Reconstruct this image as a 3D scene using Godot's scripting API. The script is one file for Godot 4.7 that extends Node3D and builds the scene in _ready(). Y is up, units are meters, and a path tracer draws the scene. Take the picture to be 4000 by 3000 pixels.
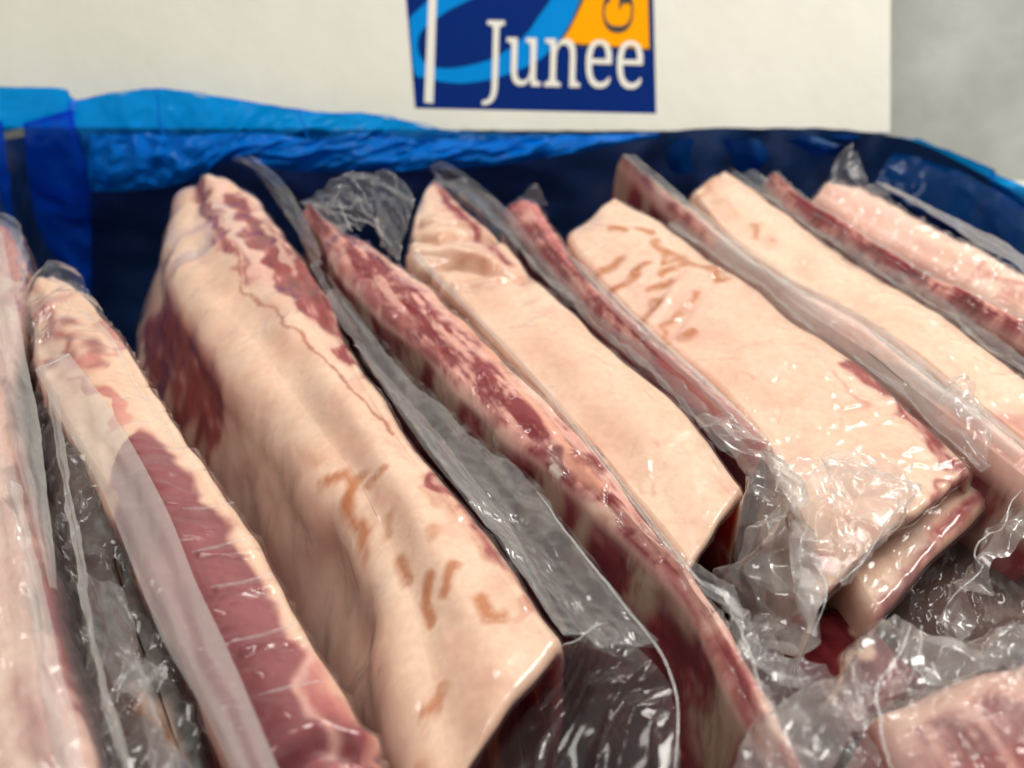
extends Node3D
# A lined carton of vacuum-packed meat slabs with the printed carton lid leaning behind it.
# Lengths below are written in centimetres and turned to metres when a mesh is committed.
const CM := 0.01
var soft_noise := FastNoiseLite.new()
var fine_noise := FastNoiseLite.new()
var fibre_noise := FastNoiseLite.new()
var crease_noise := FastNoiseLite.new()
var blotch_noise := FastNoiseLite.new()
var M := {}
var vein := 0.0
var blot := 0.0   # blotch noise at the point being coloured
var warp_noise := FastNoiseLite.new()

func V(x: float, y: float, z: float) -> Vector3: return Vector3(x, y, z)
func W(x: float, z: float) -> Vector2: return Vector2(x, z)

func _ready():
	# ---- camera, light, exposure
	var cam := Camera3D.new()
	cam.name = "camera"
	cam.position = Vector3(0, 0.183, 0)
	cam.rotation_degrees = Vector3(-36.5, 0, 0)
	cam.near = 0.01
	cam.far = 20.0
	var lens := CameraAttributesPhysical.new()
	lens.frustum_focal_length = 28.93
	lens.frustum_focus_distance = 0.265
	lens.exposure_aperture = 7.5
	lens.frustum_near = 0.01
	lens.frustum_far = 20.0
	cam.attributes = lens
	cam.fov = 45.06
	add_child(cam)
	var env := Environment.new()
	env.background_mode = Environment.BG_COLOR
	env.background_color = Color(0.62, 0.62, 0.61)
	env.background_energy_multiplier = 0.88
	env.tonemap_mode = Environment.TONE_MAPPER_LINEAR
	env.tonemap_exposure = 1.18
	env.sdfgi_enabled = true
	env.ssao_enabled = true
	env.ssil_enabled = true
	var we := WorldEnvironment.new()
	we.name = "environment"
	we.environment = env
	add_child(we)
	key_fill_lamp(Vector3(0.50, 0.75, -0.42), Vector3(0.0, 0.0, -0.32), Vector2(0.5, 0.24), 0.62)
	key_fill_lamp(Vector3(-0.25, 0.95, -0.05), Vector3(0.0, 0.0, -0.34), Vector2(0.5, 0.3), 0.34)  # soft fill added from the left, not a lamp of the place
	noises()
	materials()
	setting()
	carton()
	liner()
	packs()

func key_fill_lamp(at: Vector3, aim: Vector3, size: Vector2, energy: float):
	var l := AreaLight3D.new()
	l.name = "key_fill_light"
	l.area_size = size
	l.light_energy = energy
	l.light_color = Color(1.0, 0.98, 0.945)
	l.shadow_enabled = true
	add_child(l, true)
	l.look_at_from_position(at, aim, Vector3(0, 0, -1))

func noises():
	for q in [[soft_noise, 0.16, 3, 11], [fine_noise, 1.3, 3, 12], [fibre_noise, 1.0, 3, 13], [crease_noise, 0.33, 3, 14], [blotch_noise, 0.45, 4, 15], [warp_noise, 0.55, 2, 16]]:
		q[0].noise_type = FastNoiseLite.TYPE_SIMPLEX_SMOOTH
		q[0].frequency = q[1]
		q[0].fractal_type = FastNoiseLite.FRACTAL_FBM
		q[0].fractal_octaves = q[2]
		q[0].seed = q[3]
	crease_noise.fractal_type = FastNoiseLite.FRACTAL_RIDGED
	crease_noise.fractal_octaves = 2

func noise_map(freq: float, strength: float, ridged := false, size := 512, sd := 3) -> NoiseTexture2D:
	var t := NoiseTexture2D.new()
	var q := FastNoiseLite.new()
	q.seed = sd
	q.frequency = freq
	q.fractal_octaves = 4
	if ridged: q.fractal_type = FastNoiseLite.FRACTAL_RIDGED
	t.width = size
	t.height = size
	t.seamless = true
	t.as_normal_map = true
	t.bump_strength = strength
	t.noise = q
	return t

func tone_map(freq: float, lo: Color, hi: Color, sd := 5, size := 512, stops := []) -> NoiseTexture2D:
	var t := NoiseTexture2D.new()
	var q := FastNoiseLite.new()
	q.seed = sd
	q.frequency = freq
	q.fractal_octaves = 5
	var g := Gradient.new()
	g.set_color(0, lo)
	g.set_color(1, hi)
	if stops.size():
		g.set_offset(0, stops[0])
		g.set_offset(1, stops[1])
	t.width = size
	t.height = size
	t.seamless = true
	t.color_ramp = g
	t.noise = q
	return t

func materials():
	var meat := StandardMaterial3D.new()
	meat.vertex_color_use_as_albedo = true
	meat.albedo_texture = tone_map(0.02, Color(0.93, 0.91, 0.90), Color(1, 1, 1))
	meat.uv1_triplanar = true
	meat.uv1_world_triplanar = true
	meat.uv1_scale = Vector3(22, 22, 22)
	meat.roughness = 0.38
	meat.metallic_specular = 0.18
	meat.normal_enabled = true
	meat.normal_texture = noise_map(0.02, 5.0)
	meat.normal_scale = 0.22
	meat.subsurf_scatter_enabled = true
	meat.subsurf_scatter_strength = 0.18
	M.meat = meat
	M.film = pane(Color(0.95, 0.95, 0.97, 0.02), 0.14)
	M.film.metallic_specular = 0.5
	M.film_haze = pane(Color(0.80, 0.80, 0.81, 0.085), 0.12)
	M.film_crumpled = pane(Color(0.84, 0.81, 0.80, 0.085), 0.14)
	M.film_milky = pane(Color(0.80, 0.78, 0.77, 0.30), 0.13)
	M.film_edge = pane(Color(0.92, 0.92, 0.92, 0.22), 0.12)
	# wet film: clear between beads of condensation
	var wet := StandardMaterial3D.new()
	wet.transparency = BaseMaterial3D.TRANSPARENCY_ALPHA
	wet.albedo_texture = tone_map(0.022, Color(0.55, 0.57, 0.57, 0.03), Color(0.62, 0.63, 0.62, 0.24), 21, 512, [0.35, 0.75])
	wet.uv1_triplanar = true
	wet.uv1_world_triplanar = true
	wet.uv1_scale = Vector3(10, 10, 10)
	wet.roughness = 0.3
	wet.normal_enabled = true
	wet.normal_texture = noise_map(0.02, 4.0, false, 512, 9)
	wet.normal_scale = 0.4
	M.film_wet = wet
	var lin := StandardMaterial3D.new()
	lin.transparency = BaseMaterial3D.TRANSPARENCY_ALPHA
	lin.refraction_enabled = true
	lin.refraction_scale = 0.02
	lin.albedo_color = Color(0.03, 0.66, 1.0, 0.14)
	lin.roughness = 0.12
	M.liner = lin
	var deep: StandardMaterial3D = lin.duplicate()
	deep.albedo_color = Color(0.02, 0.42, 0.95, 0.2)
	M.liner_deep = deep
	var mid: StandardMaterial3D = lin.duplicate()
	mid.albedo_color = Color(0.0, 0.55, 0.95, 0.40)
	M.liner_mid = mid
	var far: StandardMaterial3D = lin.duplicate()
	far.albedo_color = Color(0.02, 0.5, 0.85, 0.07)
	M.liner_far = far
	M.liner_shaded = solid(Color(0.010, 0.034, 0.115).linear_to_srgb(), 0.3)  # inner liner: shade inside the carton put into the colour
	var board := solid(Color(0.86, 0.855, 0.815), 0.75)
	board.albedo_texture = tone_map(0.008, Color(0.955, 0.955, 0.945), Color(1, 1, 1), 31)
	board.uv1_triplanar = true
	board.uv1_world_triplanar = true
	board.uv1_scale = Vector3(4, 4, 4)
	board.normal_enabled = true
	board.normal_texture = noise_map(0.05, 1.2, false, 512, 17)
	board.normal_scale = 0.3
	M.board = board
	M.kraft = solid(Color(0.45, 0.36, 0.26), 0.9)
	M.navy = ink(Color(0.02, 0.15, 0.42))
	M.cyan = ink(Color(0.0, 0.50, 0.80))
	M.orange = ink(Color(0.96, 0.62, 0.0))
	M.ink = solid(Color(0.13, 0.13, 0.10), 0.6)
	M.white_print = solid(Color(0.86, 0.85, 0.81), 0.6)
	var wall := solid(Color(0.97, 0.975, 0.95), 0.85)
	wall.albedo_texture = tone_map(0.006, Color(0.86, 0.86, 0.85), Color(1, 1, 1), 41)
	wall.uv1_triplanar = true
	wall.uv1_world_triplanar = true
	wall.uv1_scale = Vector3(3, 3, 3)
	wall.normal_enabled = true
	wall.normal_texture = noise_map(0.015, 1.6, false, 512, 43)
	wall.normal_scale = 0.4
	M.wall = wall
	M.table = solid(Color(0.55, 0.56, 0.56), 0.4)

func pane(c: Color, rough: float) -> StandardMaterial3D:
	var m := StandardMaterial3D.new()
	m.transparency = BaseMaterial3D.TRANSPARENCY_ALPHA
	m.albedo_color = c
	m.roughness = rough
	m.cull_mode = BaseMaterial3D.CULL_DISABLED
	return m

func ink(c: Color) -> StandardMaterial3D:
	var m := solid(c, 0.7)
	m.metallic_specular = 0.15
	return m

func solid(c: Color, rough: float) -> StandardMaterial3D:
	var m := StandardMaterial3D.new()
	m.albedo_color = c
	m.roughness = rough
	return m

# ---------------------------------------------------------------- helpers
func thing(called: String, label: String, category: String, group := "", kind := "") -> Node3D:
	var o := Node3D.new()
	o.name = called
	add_child(o, true)
	o.set_meta("label", label)
	o.set_meta("category", category)
	if group: o.set_meta("group", group)
	if kind: o.set_meta("kind", kind)
	return o

func part(called: String, mesh: Mesh, mat: Material, parent: Node) -> MeshInstance3D:
	var o := MeshInstance3D.new()
	o.name = called
	o.mesh = mesh
	o.material_override = mat
	parent.add_child(o, true)
	return o

func smoothstep01(a: float, b: float, x: float) -> float:
	var t := clampf((x - a) / (b - a), 0.0, 1.0)
	return t * t * (3.0 - 2.0 * t)

func spline(pts: Array, t: float) -> Vector3:
	var k := pts.size() - 1
	var f := clampf(t, 0.0, 1.0) * k
	var i := mini(int(f), k - 1)
	f -= i
	var a: Vector3 = pts[i]
	var b: Vector3 = pts[i + 1]
	var p: Vector3 = pts[i - 1] if i > 0 else a * 2.0 - b
	var q: Vector3 = pts[i + 2] if i + 2 <= k else b * 2.0 - a
	return a.cubic_interpolate(b, p, q, f)

func seg_dist(p: Vector2, pts: Array) -> float:
	var best := 1e9
	for i in pts.size() - 1:
		var a: Vector2 = pts[i]
		var ab: Vector2 = pts[i + 1] - a
		var t := clampf((p - a).dot(ab) / maxf(ab.length_squared(), 1e-9), 0.0, 1.0)
		best = minf(best, p.distance_squared_to(a + ab * t))
	return sqrt(best)

func grid_mesh(P: PackedVector3Array, nu: int, nv: int, cols := PackedColorArray(), thick := 0.0) -> ArrayMesh:
	var N := grid_normals(P, nu, nv)
	var verts := PackedVector3Array()
	var norms := PackedVector3Array()
	var idx := PackedInt32Array()
	var count := nu * nv
	var layers := 2 if thick > 0.0 else 1
	verts.resize(count * layers)
	norms.resize(count * layers)
	for k in count:
		verts[k] = P[k] * CM
		norms[k] = N[k]
		if layers == 2:
			verts[count + k] = (P[k] - N[k] * thick) * CM
			norms[count + k] = -N[k]
	idx.resize((nu - 1) * (nv - 1) * 6 * layers)
	var w := 0
	for j in nv - 1:
		for i in nu - 1:
			var a := j * nu + i
			for q in [a, a + 1, a + nu, a + 1, a + nu + 1, a + nu]:
				idx[w] = q
				w += 1
			if layers == 2:
				var b := a + count
				for q in [b, b + nu, b + 1, b + 1, b + nu, b + nu + 1]:
					idx[w] = q
					w += 1
	if layers == 2:   # close the rim
		var rim := []
		for i in nu - 1:
			rim.append([i + 1, i])
			rim.append([(nv - 1) * nu + i, (nv - 1) * nu + i + 1])
		for j in nv - 1:
			rim.append([j * nu, (j + 1) * nu])
			rim.append([(j + 1) * nu + nu - 1, j * nu + nu - 1])
		for e in rim:
			idx.append_array(PackedInt32Array([e[0], e[1], e[0] + count, e[1], e[1] + count, e[0] + count]))
	var arr := []
	arr.resize(Mesh.ARRAY_MAX)
	arr[Mesh.ARRAY_VERTEX] = verts
	arr[Mesh.ARRAY_NORMAL] = norms
	arr[Mesh.ARRAY_INDEX] = idx
	if cols.size():
		arr[Mesh.ARRAY_COLOR] = cols
	var m := ArrayMesh.new()
	m.add_surface_from_arrays(Mesh.PRIMITIVE_TRIANGLES, arr)
	return m

func grid_normals(P: PackedVector3Array, nu: int, nv: int) -> PackedVector3Array:
	var N := PackedVector3Array()
	N.resize(nu * nv)
	for j in nv:
		var j0 := maxi(j - 1, 0) * nu
		var j1 := mini(j + 1, nv - 1) * nu
		for i in nu:
			var du := P[j * nu + mini(i + 1, nu - 1)] - P[j * nu + maxi(i - 1, 0)]
			var dv := P[j1 + i] - P[j0 + i]
			N[j * nu + i] = dv.cross(du).normalized()
	return N

# ---------------------------------------------------------------- what meat looks like
# kinds of tissue; n: slow noise, g: fine noise, s: stretched along the slab
func tissue(kind: String, n: float, g: float, s: float) -> Color:
	match kind:
		"fat":
			var c := Color(0.76, 0.485, 0.36).lerp(Color(0.825, 0.605, 0.468), 0.5 + n * 0.7 + blot * 0.5 + g * 0.2)
			c = c.lerp(Color(0.72, 0.39, 0.31), 0.36 * smoothstep01(0.12, 0.55, -blot + n * 0.4))
			c = c.lerp(Color(0.62, 0.27, 0.21), 0.5 * vein)
			return c.lerp(Color(0.60, 0.40, 0.31), 0.35 * smoothstep01(0.30, 0.55, g * 0.8 + blot * 0.4))
		"cream": return Color(0.77, 0.50, 0.36).lerp(Color(0.83, 0.62, 0.475), 0.5 + n * 0.8 + g * 0.2)
		"pink": return Color(0.76, 0.44, 0.37).lerp(Color(0.83, 0.60, 0.50), 0.5 + n + g * 0.3)
		"rose": return Color(0.44, 0.09, 0.09).lerp(Color(0.60, 0.22, 0.20), 0.5 + n + s * 0.5)
		"muscle":
			var c := Color(0.17, 0.008, 0.014).lerp(Color(0.36, 0.045, 0.05), clampf(0.45 + s * 1.1 + g * 0.2, 0.0, 1.0))
			return c.lerp(Color(0.66, 0.34, 0.30), 0.65 * smoothstep01(0.24, 0.5, s + blot * 0.25))
		"purple": return Color(0.18, 0.03, 0.045).lerp(Color(0.29, 0.075, 0.088), 0.45 + n * 0.8 + g * 0.3)
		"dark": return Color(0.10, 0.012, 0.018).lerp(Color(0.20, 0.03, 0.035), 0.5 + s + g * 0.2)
		"marbled":
			var t := smoothstep01(-0.16, 0.42, s * 0.95 + g * 0.30)
			return Color(0.22, 0.010, 0.018).lerp(Color(0.72, 0.38, 0.32), t)
		"stain": return Color(0.40, 0.115, 0.032).lerp(Color(0.52, 0.19, 0.065), 0.5 + g)
		"blood": return Color(0.36, 0.07, 0.035)
		"salmon": return Color(0.84, 0.42, 0.30)
		"bone": return Color(0.82, 0.72, 0.60)
		"brown": return Color(0.13, 0.075, 0.06).lerp(Color(0.07, 0.045, 0.04), 0.5 + n)
		"speck": return Color(0.42, 0.38, 0.35)
		"grey": return Color(0.48, 0.44, 0.42)
	return Color(0.8, 0.6, 0.45)

# ops: [shape, kind, points, half width, softness, warp, strength]; shape is "line" or "area", points are plan coordinates
func prepared(ops: Array) -> Array:
	var out := []
	for o in ops:
		var lo := Vector2(1e9, 1e9)
		var hi := -lo
		for q in o[2]:
			lo = lo.min(q)
			hi = hi.max(q)
		var m: float = o[3] + o[4] + o[5] + 0.05
		out.append([o[0] == "area", o[1], o[2], o[3], o[4], o[5], o[6], Rect2(lo - Vector2(m, m), hi - lo + Vector2(m, m) * 2.0), PackedVector2Array(o[2]), o[1] in ["muscle", "purple", "marbled"]])
	return out

func painted(base: Color, ops: Array, p: Vector2, fall: float, n: float, g: float, s: float) -> Color:
	var c := base
	for o in ops:
		if not o[7].has_point(p): continue
		var q: Vector2 = p + Vector2(warp_noise.get_noise_2d(p.x + 40.0, p.y), warp_noise.get_noise_2d(p.x, p.y + 90.0)) * o[5] * 2.4
		var d := seg_dist(q, o[2])
		if o[0]:
			d = minf(d, q.distance_to(o[2][0]))
			if Geometry2D.is_point_in_polygon(q, o[8]): d = -d
		var where := (float(o[6]) - 1.0) * smoothstep01(0.5, 1.3, fall) if o[6] > 1.0 else float(o[6]) * (1.0 - smoothstep01(0.15, 0.5, fall))
		d += 0.07 * g
		var a := (1.0 - smoothstep01(o[3] - o[4], o[3] + o[4], d)) * where
		if o[7 + 2]:   # lean meat passes into fat through a pink rim
			var rim := (1.0 - smoothstep01(o[3] - o[4], o[3] + o[4] * 2.6, d)) * where
			c = c.lerp(tissue("rose", n, g, s), rim * 0.55)
		if o[1] == "speck": a *= smoothstep01(0.05, 0.5, g + 0.4 * blot)
		if o[1] == "stain": a *= clampf(0.95 + 0.9 * g + 0.4 * blot, 0.35, 1.0)
		if a > 0.003:
			c = c.lerp(tissue(o[1], n, g, s), a)
	return c

# A slab of meat standing on edge: its top runs between the edge lines L (towards the camera) and R, its sides fall away.
# o: nu, nv, r (edge radius), depth, flare (how far the front side leans out per cm of fall), dome, base, side, ops, dents, lump
func slab(L: Array, R: Array, o: Dictionary) -> Dictionary:
	var nu: int = o.get("nu", 120)
	var nv: int = o.get("nv", 260)
	var r: float = o.get("r", 0.6)
	var depth: float = 16.2 + minf(L[0].y, L[L.size() - 1].y)   # down to the liner on the carton floor
	var flare: float = o.get("flare", 0.12)
	var flare_far: float = o.get("flare_far", flare)
	var dome: float = o.get("dome", 0.25)
	var lump: float = o.get("lump", 0.12)
	var base: String = o.get("base", "fat")
	var side: String = o.get("side", "fat")
	var ops := prepared(o.get("ops", []))
	var dents: Array = o.get("dents", [])
	var sd: float = o.get("seed", 1.0) * 37.0
	var end_r: float = o.get("end_r", minf(r, 0.4))
	var arc := r * PI / 2.0
	var us := []   # [position across 0..1, how far beyond the edge]
	var nside := int(nu * 0.26)
	for i in nside: us.append([0.0, -lerpf(arc + depth, 0.0, pow(float(i) / nside, 0.6))])
	var ntop := nu - nside - int(nu * 0.12)
	for i in ntop: us.append([float(i) / (ntop - 1), 0.0])
	var nback := nu - nside - ntop
	for i in nback: us.append([1.0, (arc + depth) * pow(float(i + 1) / nback, 1.6)])
	var vs := []
	var ncap := 18
	for j in ncap: vs.append([0.0, -(arc + depth) * pow(1.0 - float(j) / ncap, 1.9)])
	var nmid := nv - ncap * 2
	for j in nmid: vs.append([float(j) / (nmid - 1), 0.0])
	for j in ncap: vs.append([1.0, (arc + depth) * pow(float(j + 1) / ncap, 1.9)])
	var P := PackedVector3Array()
	P.resize(nu * nv)
	var T := PackedVector2Array()   # (along, depth down the front) in cm, for the side
	T.resize(nu * nv)
	var along := 0.0
	var last := Vector3.ZERO
	for j in nv:
		var v: float = vs[j][0]
		var ov: float = vs[j][1]
		var l := spline(L, v)
		var q := spline(R, v)
		var mid := (l + q) * 0.5
		if j > 0: along += mid.distance_to(last)
		last = mid
		var c := q - l
		c.y = 0.0
		var width := c.length()
		c /= width
		var dl := spline(L, minf(v + 0.01, 1.0)) + spline(R, minf(v + 0.01, 1.0)) - spline(L, maxf(v - 0.01, 0.0)) - spline(R, maxf(v - 0.01, 0.0))
		dl.y = 0.0
		dl = dl.normalized()
		var rv := minf(r, width * float(o.get("r_most", 0.3)))
		var ev := over(absf(ov), end_r, -0.55 if ov > 0.0 else -0.1)
		for i in nu:
			var u: float = us[i][0]
			var ou: float = us[i][1]
			var fl := lerpf(flare_far, flare, v) if ou < 0.0 else 0.0
			var re: float = rv if ou < 0.0 or (ou == 0.0 and u < 0.5) else minf(rv, 0.35)
			var eu := over(absf(ou), re, fl)
			var t := l.lerp(q, u)
			t += c * (lerpf(rv, -minf(rv, 0.35), u))
			t += c * signf(ou) * eu.x + dl * (signf(ov) * ev.x + lerpf(end_r, -end_r, v))
			t.y += dome * pow(sin(PI * u), 2.0) * (1.0 if ou == 0.0 else 0.0) - maxf(eu.y, 0.0) - ev.y
			P[j * nu + i] = t
			T[j * nu + i] = Vector2(along, eu.y if ou < 0.0 else -eu.y)
	var N := grid_normals(P, nu, nv)
	for k in nu * nv:
		var p := P[k]
		var h := soft_noise.get_noise_3d(p.x * 1.1 + sd, p.y * 1.1, p.z * 1.1) * lump * 2.0 + fine_noise.get_noise_3d(p.x * 0.8 + sd, p.y * 0.8, p.z * 0.8) * lump * 0.10
		for d in dents:
			var e := seg_dist(Vector2(p.x, p.z), d[0])
			if e < d[1] * 3.0: h += d[2] * exp(-pow(e / d[1], 2.0))
		P[k] = p + N[k] * h
	N = grid_normals(P, nu, nv)
	var cols := PackedColorArray()
	cols.resize(nu * nv)
	var ax: Vector3 = (L[L.size() - 1] - L[0]).normalized()
	for k in nu * nv:
		var p := P[k]
		var n := soft_noise.get_noise_3d(p.x * 1.3 + sd, p.y * 1.3, p.z * 1.3)
		var g := fine_noise.get_noise_3d(p.x * 2.0, p.y * 2.0, p.z * 2.0 + sd)
		var al := p.x * ax.x + p.z * ax.z
		var ac := p.x * ax.z - p.z * ax.x
		var s := fibre_noise.get_noise_3d(al * 0.42 + sd, ac * 1.7, p.y * 1.2)
		s = 0.85 * s + 0.35 * fibre_noise.get_noise_3d(al * 0.6 + ac * 0.4, ac * 3.8 + sd, p.y * 2.0)
		blot = blotch_noise.get_noise_3d(p.x + sd, p.y, p.z)
		vein = smoothstep01(0.80, 0.97, crease_noise.get_noise_3d(p.x * 1.5 + sd, p.y * 1.5, p.z * 1.5)) * smoothstep01(0.02, 0.35, blot - n * 0.4)
		var col := tissue(base, n, g, s)
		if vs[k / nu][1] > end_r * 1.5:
			col = col.lerp(tissue("dark", n, g, s), smoothstep01(end_r * 1.5, end_r * 1.5 + 0.4, vs[k / nu][1]))  # near end coloured dark to stand in for the shade there
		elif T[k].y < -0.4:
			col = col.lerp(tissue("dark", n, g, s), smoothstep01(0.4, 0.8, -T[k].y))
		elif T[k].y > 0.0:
			var sc := side_tissue(side, T[k], n, g, s)
			col = col.lerp(sc, smoothstep01(0.25, 0.7, T[k].y))
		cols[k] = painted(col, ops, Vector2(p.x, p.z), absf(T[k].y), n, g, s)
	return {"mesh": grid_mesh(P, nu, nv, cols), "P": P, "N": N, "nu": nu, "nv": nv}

func side_tissue(side: String, t: Vector2, n: float, g: float, s: float) -> Color:
	if side == "ribs":   # ribs seen end on: pale flesh and dark muscle in turn down the length
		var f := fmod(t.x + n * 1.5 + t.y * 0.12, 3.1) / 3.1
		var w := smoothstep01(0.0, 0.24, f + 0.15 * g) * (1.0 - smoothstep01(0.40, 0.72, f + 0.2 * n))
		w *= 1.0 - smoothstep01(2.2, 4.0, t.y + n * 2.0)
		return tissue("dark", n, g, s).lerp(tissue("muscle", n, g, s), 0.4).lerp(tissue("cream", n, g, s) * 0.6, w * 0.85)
	if side == "belly":
		return tissue("fat", n, g, s).lerp(tissue("pink", n, g, s), 0.25)
	return tissue(side, n, g, s)

# how far out and how far down a skin lies that has gone x beyond an edge of radius r
func over(x: float, r: float, fl: float) -> Vector2:
	var arc := r * PI / 2.0
	if x <= arc: return Vector2(r * sin(x / r), r * (1.0 - cos(x / r)))
	return Vector2(r + minf(x - arc, 4.0) * fl, r + (x - arc))

# clear bag that clings to a slab: the slab's own skin, lifted and creased
func bag_over(s: Dictionary, lift: float, crease: float, sd: float, stretch := Vector2(1, 1)) -> ArrayMesh:
	var nu: int = s.nu
	var nv: int = s.nv
	var P := PackedVector3Array()
	P.resize(nu * nv)
	for k in nu * nv:
		var p: Vector3 = s.P[k]
		var c := crease_noise.get_noise_3d(p.x * stretch.x * 2.2 + sd, p.y * 2.2, p.z * stretch.y * 2.2)
		c = maxf(c - 0.35, 0.0) * 1.3
		c += 0.05 * fine_noise.get_noise_3d(p.x * 1.5, p.y * 1.5 + sd, p.z * 1.5)
		P[k] = p + s.N[k] * (lift + c * crease)
	return grid_mesh(P, nu, nv)

# a strip of film between two lines, bulged, creased and ruffled; thick > 0 closes it as a shell
func strip(A: Array, B: Array, o := {}) -> ArrayMesh:
	var nu: int = o.get("nu", 40)
	var nv: int = o.get("nv", 160)
	var bulge: float = o.get("bulge", 0.2)
	var crease: float = o.get("crease", 0.12)
	var cf: float = o.get("freq", 1.6)
	var ruffle: float = o.get("ruffle", 0.0)
	var sd: float = o.get("seed", 1.0) * 53.0
	var facet: float = o.get("facet", 0.0)
	var fold: float = o.get("fold", 0.0)
	var st: Vector2 = o.get("stretch", Vector2(1.0, 0.4))
	var P := PackedVector3Array()
	P.resize(nu * nv)
	for j in nv:
		var v := float(j) / (nv - 1)
		var a := spline(A, v)
		var b := spline(B, v)
		for i in nu:
			var u := float(i) / (nu - 1)
			P[j * nu + i] = a.lerp(b, u)
	var N := grid_normals(P, nu, nv)
	for j in nv:
		var v := float(j) / (nv - 1)
		var len := spline(A, v).distance_to(spline(A, 0.0)) 
		for i in nu:
			var u := float(i) / (nu - 1)
			var k := j * nu + i
			var n := N[k]
			if n.y < 0.0: n = -n
			var wid := spline(A, v).distance_to(spline(B, v))
			var c := crease_noise.get_noise_2d((u * wid) * cf * st.x + sd, len * cf * st.y + sd * 0.3)
			var c2 := crease_noise.get_noise_2d((u * wid) * cf * 2.7 + sd, len * cf * 2.0 * st.y + 7.0)
			c = maxf(c, -0.2) + 0.35 * maxf(c2, 0.0)
			var h := bulge * sin(u * PI) + crease * (c + 0.5 * soft_noise.get_noise_2d(u * wid * 3.0 + sd, len * 3.0))
			if facet > 0.0: h += facet * crumple(u * wid * st.x, len, sd)
			h += fold * sin(u * PI * 3.0 + 3.0 * soft_noise.get_noise_2d(len * 1.2, sd)) * sin(u * PI)
			h += ruffle * pow(u, 2.0) * sin(len * 3.4 + 2.5 * soft_noise.get_noise_2d(len * 2.0, sd) * 3.0)
			P[k] += n * h
	return grid_mesh(P, nu, nv, PackedColorArray(), o.get("thick", 0.0))

# folds of crumpled film: flat facets that meet in sharp creases
func crumple(x: float, y: float, sd: float) -> float:
	var q := Vector2(x + 0.25 * warp_noise.get_noise_2d(x + sd, y), y + 0.25 * warp_noise.get_noise_2d(x, y + sd))
	var h := 0.0
	for i in 5:
		var a := sd * 1.7 + i * 2.39996
		var wave: float = [2.3, 1.6, 1.1, 0.75, 0.5][i]
		var t := q.dot(Vector2(cos(a), sin(a))) / wave + sd * 0.37 * (i + 1)
		h += wave * (absf(t - floorf(t) - 0.5) - 0.25)
	return h

func tube(pts: Array, rad: float, steps := 60, sides := 7, wob := 0.0) -> ArrayMesh:
	var P := PackedVector3Array()
	var nu := sides + 1
	P.resize(nu * steps)
	for j in steps:
		var t := float(j) / (steps - 1)
		var c := spline(pts, t)
		var d := (spline(pts, minf(t + 0.01, 1.0)) - spline(pts, maxf(t - 0.01, 0.0))).normalized()
		var a := d.cross(Vector3.UP).normalized()
		var b := a.cross(d)
		c += b * wob * soft_noise.get_noise_2d(t * 40.0, rad * 900.0)
		var rr := rad * 0.55 * (1.0 + 0.35 * fine_noise.get_noise_2d(t * 30.0, 3.0)) * (0.25 + 0.75 * sin(PI * clampf(t, 0.02, 0.98)) ** 0.4)
		for i in nu:
			var w := TAU * i / sides
			P[j * nu + i] = c + (a * cos(w) + b * sin(w)) * rr
	return grid_mesh(P, nu, steps)

func box_mesh(size: Vector3, bevel := 0.002) -> ArrayMesh:
	var st := SurfaceTool.new()
	st.begin(Mesh.PRIMITIVE_TRIANGLES)
	var h := size * 0.5
	for ax in 3:
		for sg in [-1.0, 1.0]:
			var n := Vector3.ZERO
			n[ax] = sg
			var u := Vector3.ZERO
			u[(ax + 1) % 3] = h[(ax + 1) % 3] - bevel
			var w := Vector3.ZERO
			w[(ax + 2) % 3] = h[(ax + 2) % 3] - bevel
			var c := n * h[ax]
			st.set_normal(n)
			var q := [c - u - w, c + u - w, c + u + w, c - u + w]
			var order := [0, 2, 1, 0, 3, 2] if sg > 0 else [0, 1, 2, 0, 2, 3]
			for k in order: st.add_vertex(q[k])
			# chamfers: each edge once
			for other in [(ax + 1) % 3]:
				for s2 in [-1.0, 1.0]:
					var m := Vector3.ZERO
					m[other] = s2
					var run := Vector3.ZERO
					var ra: int = 3 - ax - other
					run[ra] = h[ra] - bevel
					var e1 := n * h[ax] + m * (h[other] - bevel)
					var e2 := n * (h[ax] - bevel) + m * h[other]
					st.set_normal((n + m).normalized())
					var f := [e1 - run, e1 + run, e2 + run, e2 - run]
					var face: Vector3 = (f[1] - f[0]).cross(f[2] - f[0])
					var ord2 := [0, 2, 1, 0, 3, 2] if face.dot(n + m) > 0 else [0, 1, 2, 0, 2, 3]
					for k in ord2: st.add_vertex(f[k])
	return st.commit()

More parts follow.
